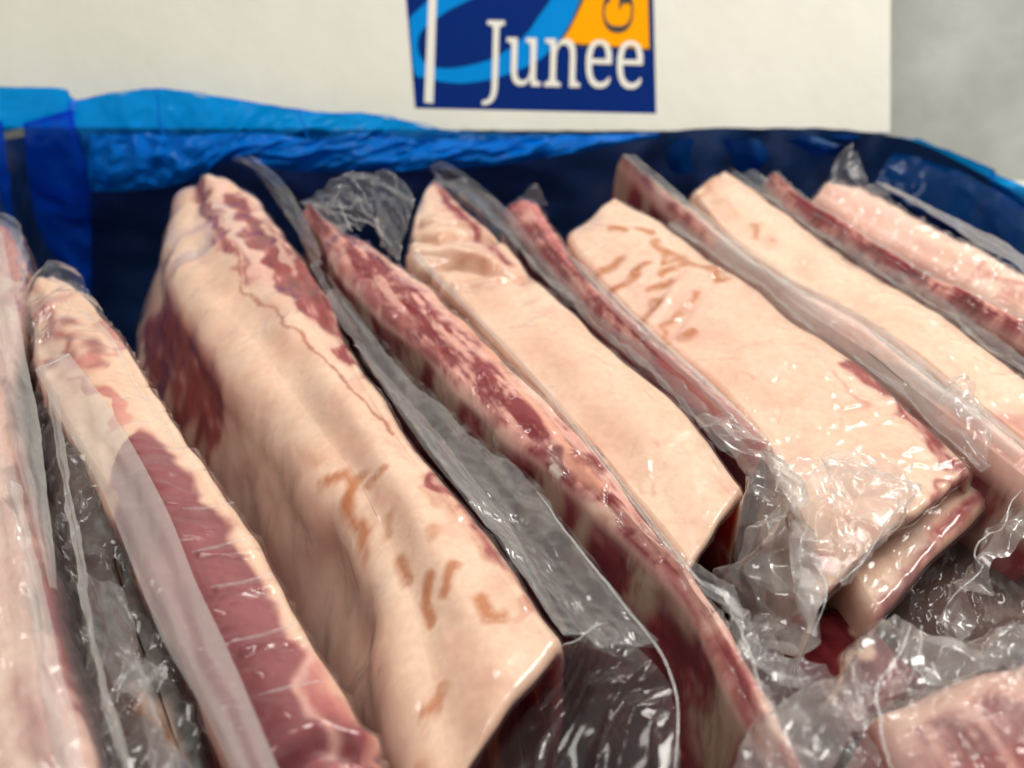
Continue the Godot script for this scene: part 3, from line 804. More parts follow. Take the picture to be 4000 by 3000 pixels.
func pack_left():
	var t := pack("slab with purple muscle face and cream fat edge, crossed by a wide milky seal strip")
	var L := [V(-18.36, 0.3, -29.85), V(-15.92, 0.3, -25.09), V(-13.38, 0.3, -21.49), V(-11.4, 0.3, -18.88), V(-9.77, 0.3, -16.47), V(-8.42, 0.3, -14.39), V(-7.14, 0.3, -12.59), V(-5.58, 0.3, -10.38), V(-4.27, 0.3, -8.52)]
	var R := [V(-17.96, 0.3, -31.78), V(-15.96, 0.3, -30.02), V(-13.81, 0.3, -27.19), V(-11.46, 0.3, -23.81), V(-9.26, 0.3, -20.75), V(-7.09, 0.3, -17.62), V(-5.13, 0.3, -14.81), V(-3.25, 0.3, -11.88), V(-1.79, 0.3, -9.42)]
	var s := slab(L, R, {"nu": 150, "nv": 340, "r": 0.5, "flare": 0.1, "dome": 0.3, "lump": 0.13, "base": "cream", "side": "marbled", "seed": 2,
		"ops": [
			["area", "purple", [W(-11.27, -21.68), W(-9.84, -20.4), W(-8.72, -18.75), W(-7.29, -17.08), W(-6, -15.28), W(-5.16, -13.75), W(-4.14, -12.62), W(-3.12, -11.46), W(-2.17, -9.82), W(-5.77, -9.82), W(-7.23, -12.38), W(-9.03, -15.14), W(-10.83, -18.02), W(-11.79, -20.4)], 0.0, 0.16, 0.16, 0.96],
			["area", "rose", [W(-13.96, -24.58), W(-12.61, -23.33), W(-11.92, -22.15), W(-12.27, -21.92)], 0.1, 0.15, 0.3, 0.8],
			["line", "grey", [W(-16.86, -27.16), W(-15.53, -25.45)], 0.4, 0.4, 0.3, 0.3], ["line", "salmon", [W(-12.18, -22.44), W(-11.31, -21.54)], 0.2, 0.3, 0.3, 0.4], ["line", "muscle", [W(-17.43, -28.94), W(-15.85, -27.08), W(-14.56, -25.38)], 0.35, 0.35, 0.5, 0.7],
			["line", "rose", [W(-14.43, -28.3), W(-13.24, -26.5)], 0.3, 0.3, 0.2, 0.8],
			["line", "rose", [W(-14.46, -25.11), W(-13.36, -25.93)], 0.15, 0.2, 0.3, 0.8],
			["line", "rose", [W(-4.93, -13.43), W(-3.97, -12.68), W(-2.43, -10.67)], 0.35, 0.4, 0.3, 0.7],
			["line", "pink", [W(-5.06, -14.09), W(-4.61, -12.8), W(-3.92, -11.09)], 0.14, 0.16, 0.2, 0.6],
		],
		"dents": [[[W(-4.8, -10.67), W(-4.13, -11.19), W(-3.06, -11.19)], 0.22, -0.35], [[W(-4.98, -11.09), W(-4.19, -11.58), W(-3.01, -11.52)], 0.25, 0.2], [[W(-8.02, -16.59), W(-6.75, -16.76)], 0.1, 0.1], [[W(-7.23, -15.36), W(-6.04, -15.66)], 0.1, 0.12], [[W(-6.23, -13.56), W(-5.06, -14.09)], 0.1, 0.14]]})
	part("meat", s.mesh, M.meat, t)
	part("clear_bag", bag_over(s, 0.07, 0.13, 15.0, Vector2(0.35, 1.2)), M.film, t)
	part("seal_strip", strip([V(-15.37, 0.9, -24.25), V(-13.01, 0.9, -20.99), V(-11.34, 0.9, -18.8), V(-9.39, 0.9, -15.76), V(-8.06, 0.9, -13.65), V(-6.74, 0.9, -11.94), V(-5.1, 0.9, -9.56)], [V(-14.45, 1.1, -24.88), V(-12.71, 1.1, -22.75), V(-10.91, 1.1, -20.33), V(-9.01, 1.1, -17.51), V(-7.63, 1.1, -15.14), V(-6.26, 1.1, -12.99), V(-4.15, 1.1, -9.45)], {"bulge": 0.12, "crease": 0.06, "nu": 40, "nv": 200, "fold": 0.06, "seed": 4, "freq": 0.9}), M.film_milky, t)
	part("bag_flap", strip([V(-17.92, 0.7, -29.19), V(-17.49, 1, -30.02), V(-17.45, 1, -31), V(-16.6, 0.8, -30.72)], [V(-15.64, 0.9, -25.04), V(-15.33, 1, -26.27), V(-14.51, 1.1, -26.69), V(-13.06, 1, -25.16)], {"bulge": 0.25, "crease": 0.3, "fold": 0.14, "seed": 5, "freq": 1.4}), M.film, t)
	part("edge_highlight", tube([V(-17.14, 0.9, -29.02), V(-15.7, 1, -28.06), V(-14.55, 1, -27.15), V(-13.58, 0.9, -26.14), V(-12.4, 0.9, -24.25), V(-10.69, 0.9, -21.86), V(-8.99, 0.8, -19.67)], 0.06, 80), M.film_edge, t)
	part("edge_highlight", tube([V(-15.28, 1, -24.12), V(-14.76, 1.2, -24.22), V(-14.41, 1.15, -24.81)], 0.05, 40), M.film_edge, t)
	for q in [[V(-8.14, 0.85, -16.4), V(-7.52, 0.9, -16.55), V(-6.77, 0.75, -17.02)], [V(-7.37, 0.85, -15.24), V(-6.65, 0.9, -15.34), V(-5.97, 0.75, -15.78)], [V(-6.46, 0.85, -13.62), V(-5.74, 0.9, -13.78), V(-5.04, 0.75, -14.24)], [V(-8.83, 0.85, -17.98), V(-8.25, 0.9, -17.93), V(-7.56, 0.75, -18.31)], [V(-5.51, 0.85, -12.2), V(-4.73, 0.9, -12.4), V(-4.18, 0.75, -12.63)]]:
		part("bag_crease", tube(q, 0.09, 50, 7, 0.04), M.film_haze, t)

func pack_ribs():
	var t := pack("narrow rib slab showing its marbled red top edge, right of the large branded slab")
	var L := [V(-9.37, 0.1, -37.91), V(-7.37, 0.1, -33.46), V(-4.9, 0.1, -29.19), V(-2.45, 0.1, -25.64), V(-0.37, 0.1, -22.4), V(0.75, 0.1, -20.98), V(2.37, 0.1, -18.62), V(4, 0.1, -16.33), V(4.79, 0.1, -14.01), V(5.42, 0.1, -11.79), V(5.86, 0.1, -9.9)]
	var R := [V(-8.81, 0.2, -37.61), V(-6.41, 0.2, -34.8), V(-4.35, 0.2, -32.43), V(-2.52, 0.2, -29.62), V(-0.33, 0.2, -26.19), V(1.55, 0.2, -23.02), V(2.9, 0.2, -20.35), V(4.05, 0.2, -17.72), V(4.97, 0.2, -15.78), V(5.48, 0.2, -13.66), V(5.9, 0.2, -11.72), V(6.39, 0.2, -9.85)]
	var s := slab(L, R, {"nu": 150, "nv": 380, "r": 0.3, "flare": 0.1, "dome": 0.2, "lump": 0.14, "base": "pink", "side": "ribs", "seed": 3,
		"ops": [
			["line", "marbled", [W(-8.12, -37.08), W(-5.99, -33.09), W(-3.59, -29.03), W(-1.5, -25.63), W(0.28, -22.73), W(1.43, -20.96), W(2.62, -18.69), W(3.89, -16.55)], 0.75, 0.2, 0.25, 0.97],
			["line", "muscle", [W(-9.08, -37.29), W(-7.27, -33.47), W(-4.81, -29.19), W(-2.45, -25.63)], 0.18, 0.15, 0.2, 0.85],
			["line", "salmon", [W(-3.99, -32.51), W(-2.53, -29.69), W(-0.73, -26.33), W(0.79, -23.21), W(1.71, -20.97), W(2.55, -19.36)], 0.16, 0.14, 0.12, 0.85],
			["line", "fat", [W(-5.79, -33.67), W(-4.7, -32.32)], 0.15, 0.2, 0.2, 0.7],
			["area", "dark", [W(0.82, -21.07), W(1.44, -21.07), W(1.68, -20.35), W(1.13, -19.94)], 0.12, 0.12, 0.2, 0.7],
			["area", "bone", [W(1.02, -20.86), W(1.43, -20.76), W(1.54, -20.24), W(1.2, -20.24)], 0.0, 0.08, 0.15, 0.9],
			["line", "rose", [W(3.98, -16.24), W(4.81, -14.2), W(5.28, -12.18), W(5.69, -10.44)], 0.3, 0.3, 0.25, 0.85],
			["line", "dark", [W(1, -20.35), W(1.99, -18.79), W(2.69, -17.9), W(3.86, -16.24)], 0.1, 0.1, 0.2, 0.7],
			["line", "marbled", [W(4, -16.4), W(4.84, -14.06), W(5.34, -12.18), W(5.74, -10.44)], 0.25, 0.2, 0.2, 0.6], ["line", "fat", [W(1.76, -19.36), W(2.72, -18.25)], 0.12, 0.1, 0.15, 0.9],
		]})
	part("meat", s.mesh, M.meat, t)
	part("clear_bag", bag_over(s, 0.08, 0.16, 25.0), M.film, t)
	part("seal_strip", strip([V(-3.95, 0.5, -32.34), V(-1.78, 0.5, -28.71), V(0.37, 0.5, -24.81), V(2.12, 0.5, -21.15), V(3.25, 0.5, -18.67), V(4.04, 0.5, -16.93)], [V(-3.7, 0.6, -32.73), V(-1.08, 0.6, -27.77), V(0.88, 0.6, -24.16), V(2.61, 0.6, -20.4), V(3.96, 0.6, -17.33), V(4.85, 0.6, -15.36)], {"bulge": 0.1, "crease": 0.06, "fold": 0.06, "seed": 6}), M.film_milky, t)
	# crumpled corner of the bag at the far end
	part("bag_flap", strip([V(-9.21, 0.3, -37.49), V(-7.87, 1, -37.93), V(-6.44, 1.5, -38.28), V(-4.99, 1.2, -37.83), V(-4.37, 0.8, -36.27)], [V(-6.96, 0.4, -34.09), V(-6.08, 0.5, -34.72), V(-5.25, 0.4, -34.09), V(-4.71, 0.4, -32.53), V(-4.24, 0.4, -31.42)], {"bulge": 0.4, "crease": 0.55, "freq": 1.3, "nu": 60, "nv": 90, "fold": 0.14, "seed": 7, "stretch": Vector2(1, 1)}), M.film_haze, t)
	for q in [[V(-8, 0.8, -36.05), V(-6.68, 0.9, -35.19), V(-5.68, 0.7, -34.74), V(-4.9, 0.5, -33.5)], [V(-6.68, 1.2, -36.79), V(-6.12, 1, -35.42), V(-5.51, 0.8, -34.97)], [V(-7.49, 1, -36.76), V(-6.97, 0.9, -35.19), V(-6.58, 0.7, -34.33)]]:
		part("bag_crease", tube(q, 0.07, 40, 7, 0.2), M.film_edge, t)
	part("bag_flap", strip([V(4.16, 0.3, -16.79), V(5.01, 0.2, -15.33), V(5.32, 0.2, -13.41), V(5.34, 0.2, -11.5), V(5.55, 0.2, -9.85)], [V(4.91, -0.2, -16.52), V(5.94, -0.4, -13.85), V(7.44, -0.6, -13.47), V(8.09, -0.6, -12.72), V(7.74, -0.6, -10.28)], {"bulge": 0.2, "crease": 0.4, "freq": 1.3, "nu": 70, "nv": 180, "fold": 0.14, "seed": 8, "stretch": Vector2(0.8, 0.8)}), M.film_haze, t)
	part("edge_highlight", tube([V(5.48, 0.2, -14.75), V(5.64, 0.2, -13.41), V(5.67, 0.1, -12.49), V(5.88, 0.1, -11.56)], 0.07, 60, 7, 0.15), M.film_edge, t)

func pack_wrinkled():
	var t := pack("smooth tan fat slab with wrinkled far tip and blunt near end, mid row")
	var L := [V(-4.33, -0.3, -38.55), V(-4.28, -0.3, -34.39), V(-2.57, -0.3, -31.55), V(-0.35, -0.3, -27.34), V(1.63, -0.3, -23.49), V(2.96, -0.3, -20.7), V(4.06, -0.3, -18.39), V(4.71, -0.3, -16.77)]
	var R := [V(-3.65, 0, -41.11), V(-2.22, 0, -38.55), V(-0.92, 0, -36.04), V(0.36, 0, -33.25), V(1.58, 0, -30.76), V(2.84, 0, -28.25), V(4.31, 0, -25.59), V(5.39, 0, -23.28), V(6.22, 0, -21.31), V(6.79, 0, -19.71)]
	var s := slab(L, R, {"nu": 150, "nv": 300, "r": 0.28, "flare": 0.05, "dome": 0.15, "lump": 0.12, "base": "fat", "side": "fat", "seed": 4,
		"ops": [
			["line", "muscle", [W(-3.61, -40.64), W(-2.5, -37.93), W(-1.29, -35.06), W(-0.21, -32.87)], 0.16, 0.12, 0.12, 0.9],
			["line", "stain", [W(-4.08, -35.69), W(-2.86, -35.27), W(-1.9, -35.69)], 0.16, 0.3, 0.3, 0.55],
			["line", "stain", [W(-3.31, -33.25), W(-1.6, -32.87), W(-0.29, -32.12)], 0.12, 0.3, 0.3, 0.55],
			["area", "stain", [W(1.09, -22.99), W(2.51, -22.3), W(3.07, -20.57), W(1.99, -20.78)], 0.2, 0.9, 0.4, 0.2],
			["line", "rose", [W(2.36, -22.3), W(2.63, -21.96)], 0.15, 0.35, 0.2, 0.3],
			["line", "cream", [W(2.43, -28.4), W(4.49, -24.46), W(6.26, -20.78)], 0.2, 0.25, 0.1, 0.6],
		],
		"dents": [[[W(-4.18, -35.69), W(-3.05, -35.06), W(-1.69, -35.48), W(-0.89, -34.85)], 0.3, -0.37], [[W(-3.94, -34.04), W(-2.4, -33.84), W(-1.04, -32.87)], 0.25, 0.34], [[W(-3.75, -32.87), W(-2.17, -33.06), W(-0.48, -32.12), W(0.25, -31.76)], 0.3, -0.42], [[W(-3.75, -36.56), W(-2.34, -36.56), W(-1.52, -36.12)], 0.2, 0.26], [[W(-3.2, -31.76), W(-1.91, -31.32), W(-0.65, -31.4), W(0.07, -31.76)], 0.2, 0.24]]})
	part("meat", s.mesh, M.meat, t)
	part("clear_bag", bag_over(s, 0.06, 0.10, 35.0, Vector2(0.8, 0.4)), M.film, t)
	part("bag_flap", strip([V(-3.39, 0.1, -40.57), V(-2, 0.1, -38.33), V(-0.71, 0.1, -35.84), V(0.54, 0.1, -33.07), V(1.75, 0.1, -30.6), V(2.99, 0.1, -28.09), V(4.44, 0.1, -25.45), V(5.5, 0.1, -23.15), V(6.32, 0.1, -21.19)], [V(-2.22, 0.9, -39.14), V(-0.22, 0.6, -36.69), V(1.75, -0.3, -32.65), V(3.5, -0.3, -28.87), V(5.04, -0.3, -26.2), V(6.23, -0.2, -23.72), V(7.33, -0.1, -21.21)], {"bulge": -0.23, "crease": 0.22, "freq": 1.2, "nu": 60, "nv": 220, "fold": 0.14, "seed": 62}), M.film_wet, t)
	part("bag_flap", strip([V(-3.39, 0.1, -40.57), V(-2, 0.1, -38.33), V(-0.71, 0.1, -35.84), V(0.54, 0.1, -33.07), V(1.75, 0.1, -30.6), V(2.99, 0.1, -28.09), V(4.44, 0.1, -25.45), V(5.5, 0.1, -23.15), V(6.32, 0.1, -21.19)], [V(-2.22, 0.9, -39.14), V(-0.22, 0.6, -36.69), V(1.75, -0.3, -32.65), V(3.5, -0.3, -28.87), V(5.04, -0.3, -26.2), V(6.23, -0.2, -23.72), V(7.33, -0.1, -21.21)], {"bulge": -0.15, "crease": 0.22, "freq": 1.2, "nu": 60, "nv": 220, "fold": 0.14, "seed": 9}), M.film_haze, t)
	part("bag_flap", strip([V(-3.81, 1.2, -39.73), V(-3.07, 1.4, -39.78), V(-1.56, 1, -38.42), V(0.08, 0.6, -35.8), V(0.46, 0.4, -34.09)], [V(-3.68, 0.2, -40.19), V(-2.86, 0.2, -38.94), V(-1.74, 0.2, -37.06), V(-0.5, 0.2, -34.47), V(0.26, 0.2, -32.89)], {"bulge": 0.2, "crease": 0.15, "fold": 0.14, "seed": 10}), M.film, t)
	# tail of the bag with a ruffled end hanging over the near end
	part("bag_tail", strip([V(5.72, 0.2, -22.74), V(6.29, 0.3, -21.17), V(6.73, 0.3, -20.03), V(6.56, -0.4, -18.85), V(6.17, -1.6, -18.03)], [V(6.79, 0.4, -22.37), V(7.44, 0.6, -20.92), V(7.88, 0.7, -19.98), V(7.43, 0.2, -18.25), V(6.96, -1, -16.99)], {"bulge": 0.3, "crease": 0.06, "facet": 0.34, "freq": 1.3, "nu": 60, "nv": 160, "thick": 0.015, "seed": 11, "stretch": Vector2(1, .8)}), M.film_crumpled, t)
	part("bag_tail", strip([V(6.41, 0, -18.09), V(6.15, -0.6, -17.63), V(5.54, -1.2, -17.33), V(6.11, -1.4, -16.21), V(6.91, -1.4, -14.87)], [V(7.85, 0.8, -18.35), V(7.51, 0.6, -17.33), V(7.83, 0.5, -16.6), V(7.72, 0.3, -15.39), V(6.67, -0.3, -14.18)], {"bulge": 0.25, "crease": 0.06, "facet": 0.34, "freq": 1.2, "nu": 70, "nv": 140, "ruffle": 0.22, "thick": 0.015, "seed": 12, "stretch": Vector2(.8, .8)}), M.film_crumpled, t)
	part("bag_tail", strip([V(7.22, 0.7, -20.29), V(7.39, 0.7, -19.01), V(7.43, 0.6, -18.02), V(7.17, 0.5, -16.6), V(7.09, 0.3, -15.39), V(7.2, 0, -14.49)], [V(7.75, 1, -19.64), V(8.04, 1, -18.5), V(7.77, 0.9, -17.37), V(7.86, 0.7, -16.42), V(7.74, 0.6, -15.28), V(7.27, 0.1, -14.39)], {"bulge": 0.2, "crease": 0.05, "facet": 0.34, "freq": 1.5, "nu": 40, "nv": 160, "ruffle": 0.25, "thick": 0.015, "seed": 13}), M.film_milky, t)
	part("edge_highlight", tube([V(6.4, 0.1, -17.99), V(6.94, 0.4, -17.91), V(7.5, 0.7, -17.88)], 0.05, 40, 7, 0.1), M.film_edge, t)
	part("edge_highlight", tube([V(7.72, 1.05, -19.59), V(8.02, 1.05, -18.45), V(7.75, 0.95, -17.32), V(7.42, 0.8, -16.64), V(7.73, 0.7, -15.95), V(7.7, 0.6, -15.14), V(7.23, 0.2, -14.31)], 0.05, 90, 7, 0.25), M.film_edge, t)

func pack_thin():
	var t := pack("thin red slab squeezed between the wrinkled tan slab and the brown-flecked one")
	var L := [V(-0.29, -0.1, -38.61), V(1.58, -0.1, -33.05), V(3.31, -0.1, -28.87), V(4.99, -0.1, -25.92), V(6.34, -0.1, -23.6), V(7.47, -0.1, -21.21)]
	var R := [V(1.23, 0.1, -38.19), V(2.44, 0.1, -33.65), V(3.9, 0.1, -29.85), V(5.54, 0.1, -26.61), V(6.85, 0.1, -24.08), V(7.83, 0.1, -21.4)]
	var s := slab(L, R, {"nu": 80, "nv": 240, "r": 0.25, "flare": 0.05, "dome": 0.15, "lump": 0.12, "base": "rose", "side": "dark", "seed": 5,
		"ops": [
			["line", "marbled", [W(-0.13, -38.4), W(1.75, -32.87), W(3.34, -29.35), W(4.75, -26.62)], 0.5, 0.3, 0.2, 0.9],
			["line", "pink", [W(1.89, -36.56), W(3.5, -31.4), W(5.32, -27.34), W(6.89, -24.21)], 0.25, 0.2, 0.15, 0.9],
		]})
	part("meat", s.mesh, M.meat, t)
	part("clear_bag", bag_over(s, 0.08, 0.15, 45.0), M.film, t)
	part("seal_strip", strip([V(2.29, 0.3, -32.71), V(3.49, 0.3, -29.19), V(4.97, 0.3, -26.04), V(6.27, 0.3, -23.44), V(7.25, 0.4, -21.16)], [V(2.79, 0.5, -31.97), V(4.12, 0.5, -28.87), V(5.56, 0.5, -25.89), V(6.8, 0.5, -23.3), V(7.71, 0.5, -21.15)], {"bulge": 0.15, "crease": 0.12, "fold": 0.06, "seed": 14}), M.film_milky, t)
	part("bag_corner", strip([V(0.29, 0.1, -38.19), V(0.8, 1, -38.17), V(1.1, 1, -37.93)], [V(1.63, 0.2, -37.98), V(1.21, 1, -38.08), V(1.16, 1, -37.98)], {"bulge": 0.1, "crease": 0.2, "nu": 20, "nv": 30, "seed": 15}), M.film_haze, t)

func pack_marked():
	var t := pack("broad pale fat slab flecked orange-brown at its far end, crumpled bag on near corner")
	var L := [V(3.05, -0.3, -37.16), V(2.37, -0.3, -35.85), V(3.56, -0.3, -31.91), V(5, -0.3, -28.55), V(6.56, -0.3, -25.66), V(7.77, -0.3, -22.43), V(8.08, -0.4, -20), V(8.08, -0.4, -17.61), V(7.96, -0.5, -15.92)]
	var R := [V(4.72, 0.1, -38.91), V(6.66, 0.1, -36.14), V(8.44, 0.1, -32.69), V(9.5, 0.1, -30.7), V(10.43, 0.1, -28.25), V(11.87, 0.1, -25.97), V(12.52, 0.1, -24.1), V(13, 0.1, -22.59), V(13.74, 0, -20.57)]
	var s := slab(L, R, {"nu": 170, "nv": 300, "r": 0.25, "flare": 0.05, "dome": 0.15, "lump": 0.12, "base": "fat", "side": "fat", "seed": 6,
		"ops": [
			["area", "pink", [W(3.65, -33.25), W(7.17, -31.76), W(7.65, -28.4), W(6.36, -26.62), W(4.65, -28.71)], 0.3, 0.9, 0.5, 0.4],
			["line", "stain", [W(5.91, -34.85), W(6.36, -33.84), W(7.35, -32.87), W(8.27, -31.76)], 0.23, 0.22, 0.19, 1.00],
			["line", "stain", [W(3.4, -32.49), W(4.42, -33.45)], 0.23, 0.16, 0.13, 1.00],
			["line", "stain", [W(4.44, -31.76), W(5.48, -32.87)], 0.19, 0.14, 0.13, 1.00],
			["line", "stain", [W(5.76, -32.12), W(6.98, -32.87)], 0.16, 0.14, 0.13, 1.00],
			["line", "stain", [W(4.69, -29.03), W(5.54, -30.35)], 0.20, 0.13, 0.10, 1.00],
			["line", "stain", [W(5.45, -31.04), W(6.26, -31.76)], 0.16, 0.13, 0.13, 1.00],
			["line", "stain", [W(5.38, -27.79), W(6.5, -29.68), W(7.01, -30.69)], 0.14, 0.13, 0.16, 1.00],
			["line", "stain", [W(6.05, -27.79), W(6.62, -28.25)], 0.19, 0.11, 0.10, 1.00],
			["line", "stain", [W(4.23, -35.69), W(4.81, -35.48)], 0.19, 0.14, 0.13, 1.00],
			["line", "stain", [W(5.42, -35.69), W(5.79, -35.48)], 0.19, 0.14, 0.13, 1.00],
			["line", "stain", [W(3.45, -30.69), W(4.26, -31.76)], 0.16, 0.11, 0.13, 1.00],
			["line", "stain", [W(6.48, -34.04), W(6.04, -32.87), W(6.66, -33.25)], 0.14, 0.11, 0.13, 1.00],
			["line", "rose", [W(8.13, -26.62), W(9.07, -27.19)], 0.15, 0.35, 0.3, 0.25],
			["line", "rose", [W(10.58, -25.51), W(11.07, -23.47)], 0.12, 0.15, 0.3, 0.5],
			["line", "muscle", [W(11.6, -25.78), W(12.02, -24.59), W(12.47, -23.23), W(12.9, -21.96), W(13.43, -20.78)], 0.24, 0.1, 0.2, 0.9],
			["line", "muscle", [W(13.38, -20.47), W(12.25, -19.1), W(11.11, -17.92), W(9.85, -16.58)], 0.10, 0.1, 0.25, 0.7],
			["area", "rose", [W(7.81, -19.19), W(8.13, -17.4), W(8.68, -15.5), W(7.9, -15.2), W(7.8, -17.07)], 0.1, 0.3, 0.3, 0.8],
			["line", "salmon", [W(9.08, -17.23), W(9.53, -17.92), W(10.15, -18.27)], 0.10, 0.25, 0.2, 0.7],
		],
		"dents": [[[W(5.55, -27.79), W(6.9, -30.01), W(8.33, -32.12)], 0.2, -0.12], [[W(4.99, -28.71), W(6.34, -31.04), W(7.23, -32.12)], 0.2, 0.12], [[W(9.27, -16.26), W(10.18, -17.57), W(10.98, -18.45)], 0.3, -0.3]]})
	part("meat", s.mesh, M.meat, t)
	# the second layer of the same piece, seen below its near end
	var s2 := slab([V(9.22, -1.6, -19.3), V(9.43, -1.6, -17.68), V(9.75, -1.7, -16.15)], [V(14.6, -1.1, -22.93), V(14.9, -1.1, -22.03), V(15.08, -1.1, -21.04)], {"nu": 90, "nv": 100, "r": 0.35, "flare": 0.05, "dome": 0.2, "lump": 0.1, "base": "cream", "side": "fat", "seed": 7,
		"ops": [["line", "muscle", [W(14.22, -20.6), W(12.54, -19.12), W(10.94, -17.52), W(9.48, -16)], 0.16, 0.16, 0.1, 0.95], ["line", "grey", [W(11.97, -19.19), W(10.03, -16.92)], 0.4, 0.5, 0.3, 0.3]]})
	part("under_layer", s2.mesh, M.meat, t)
	part("clear_bag", bag_over(s, 0.07, 0.085, 55.0), M.film, t)
	part("clear_bag", bag_over(s2, 0.07, 0.06, 56.0), M.film, t)
	part("bag_flap", strip([V(6.59, 0.3, -35.75), V(8.35, 0.3, -32.33), V(9.39, 0.3, -30.36), V(10.31, 0.3, -27.94), V(11.74, 0.3, -25.68), V(12.38, 0.3, -23.84), V(12.86, 0.3, -22.34), V(13.59, 0.2, -20.35)], [V(7.24, -0.2, -37.19), V(9.11, -0.2, -33.62), V(10.23, -0.2, -31.45), V(11.19, -0.2, -29.03), V(12.62, -0.2, -26.62), V(13.27, -0.1, -24.6), V(13.67, 0, -22.87), V(14.47, -0.2, -20.8)], {"bulge": -0.20, "crease": 0.16, "freq": 1.2, "nu": 40, "nv": 220, "fold": 0.14, "seed": 63}), M.film_wet, t)
	part("bag_flap", strip([V(6.59, 0.3, -35.75), V(8.35, 0.3, -32.33), V(9.39, 0.3, -30.36), V(10.31, 0.3, -27.94), V(11.74, 0.3, -25.68), V(12.38, 0.3, -23.84), V(12.86, 0.3, -22.34), V(13.59, 0.2, -20.35)], [V(7.24, -0.2, -37.19), V(9.11, -0.2, -33.62), V(10.23, -0.2, -31.45), V(11.19, -0.2, -29.03), V(12.62, -0.2, -26.62), V(13.27, -0.1, -24.6), V(13.67, 0, -22.87), V(14.47, -0.2, -20.8)], {"bulge": -0.12, "crease": 0.16, "freq": 1.2, "nu": 40, "nv": 220, "fold": 0.14, "seed": 16}), M.film_haze, t)
	# crumpled end of the bag lying on top
	part("bag_tail", strip([V(7.26, 0.8, -19.67), V(8.24, 1, -19.54), V(9.08, 1.1, -19.82), V(9.92, 1.2, -19.22), V(11.09, 1, -18.6)], [V(7.38, 0.7, -16.9), V(7.73, 0.6, -15.88), V(8.02, 0.5, -15.59), V(8.67, 0.6, -15.88), V(9.95, 0.7, -17.4)], {"bulge": 0.35, "crease": 0.07, "facet": 0.34, "freq": 1.2, "nu": 80, "nv": 120, "thick": 0.015, "seed": 17, "stretch": Vector2(.9, .9)}), M.film_crumpled, t)
	part("bag_tail", strip([V(9.05, 1.1, -19.72), V(9.25, 1.6, -19.44), V(9.83, 1.6, -19.25), V(10.43, 1.4, -19), V(11.06, 1.2, -18.47)], [V(8.61, 1, -18.5), V(9.2, 1.2, -18.11), V(9.79, 1.1, -17.95), V(10.13, 1, -17.79), V(10.38, 0.9, -17.72)], {"bulge": 0.4, "crease": 0.07, "facet": 0.34, "freq": 1.5, "nu": 50, "nv": 90, "thick": 0.015, "seed": 18, "stretch": Vector2(1, .6)}), M.film_crumpled, t)
	part("edge_highlight", tube([V(7.59, 1, -17.96), V(7.98, 1.1, -18.58), V(8.71, 1.3, -19.11), V(9.48, 1.4, -19.19), V(10.24, 1.3, -18.73), V(11.08, 1.1, -18.47), V(10.13, 0.9, -17.72), V(8.83, 0.7, -16.1), V(8, 0.5, -15.52)], 0.045, 120, 7, 0.3), M.film_edge, t)

func pack_ribs_far():
	var t := pack("thin far slab with a red rib side, leaning over the back of the flecked slab")
	var L := [V(5.25, 0.1, -43.58), V(6.79, 0.1, -38.67), V(8.32, 0.1, -34.25), V(9.76, 0.1, -31.15), V(10.77, 0.1, -28.81), V(12.17, 0.1, -26.41), V(12.89, 0.1, -24.53), V(13.54, 0.1, -22.98), V(14.46, 0.1, -20.66), V(15.31, 0.1, -18.71)]
	var R := [V(5.58, 0.3, -43.16), V(7.68, 0.3, -37.77), V(9.07, 0.3, -34.28), V(10.46, 0.3, -31.23), V(11.91, 0.3, -29.13), V(12.89, 0.3, -27.57), V(13.74, 0.3, -25.57), V(14.62, 0.3, -23.27), V(15.53, 0.3, -20.75), V(16.19, 0.3, -19.06)]
	var s := slab(L, R, {"nu": 80, "nv": 240, "r": 0.2, "flare": 0.15, "dome": 0.1, "lump": 0.08, "base": "pink", "side": "ribs", "seed": 8,
		"ops": [["line", "muscle", [W(5.25, -43.58), W(6.61, -38.91), W(8.04, -34.87), W(8.56, -33.46)], 0.2, 0.15, 0.15, 0.9], ["line", "grey", [W(8.63, -33.85), W(11.38, -27.34), W(14.52, -22.87)], 0.5, 0.2, 0.1, 0.7]]})
	part("meat", s.mesh, M.meat, t)
	part("clear_bag", bag_over(s, 0.08, 0.12, 65.0), M.film, t)
	part("seal_strip", strip([V(5.35, 0.5, -42.57), V(7.4, 0.4, -37.33), V(8.56, 0.4, -33.69), V(9.83, 0.4, -30.88), V(11.01, 0.4, -28.65), V(12.25, 0.4, -26.37), V(13.05, 0.4, -24.56), V(13.79, 0.4, -22.72), V(14.71, 0.4, -20.53)], [V(5.95, 0.7, -41.98), V(7.86, 0.6, -37.14), V(9.12, 0.6, -33.79), V(10.44, 0.6, -31), V(11.83, 0.6, -28.97), V(12.8, 0.6, -27.41), V(13.61, 0.6, -25.42), V(14.47, 0.6, -23.12), V(15.36, 0.6, -20.61)], {"bulge": 0.12, "crease": 0.1, "nv": 240, "fold": 0.06, "seed": 19}), M.film_milky, t)
	part("bag_tail", strip([V(13.08, 0.6, -22.12), V(13.55, 0.9, -23.02), V(13.87, 1.3, -23.4), V(14.2, 1.3, -23.33)], [V(13.74, 0.5, -20.21), V(14.24, 0.8, -21.32), V(14.29, 1.1, -22.52), V(14.2, 1.3, -23.16)], {"bulge": 0.25, "crease": 0.04, "facet": 0.34, "freq": 1.4, "nu": 40, "nv": 60, "thick": 0.015, "seed": 20}), M.film_crumpled, t)
	part("edge_highlight", tube([V(13.31, 0.6, -22.93), V(13.6, 1, -23.12), V(13.67, 1.3, -23.25), V(14.04, 1.35, -23.33)], 0.08, 40, 7, 0.1), M.film_edge, t)

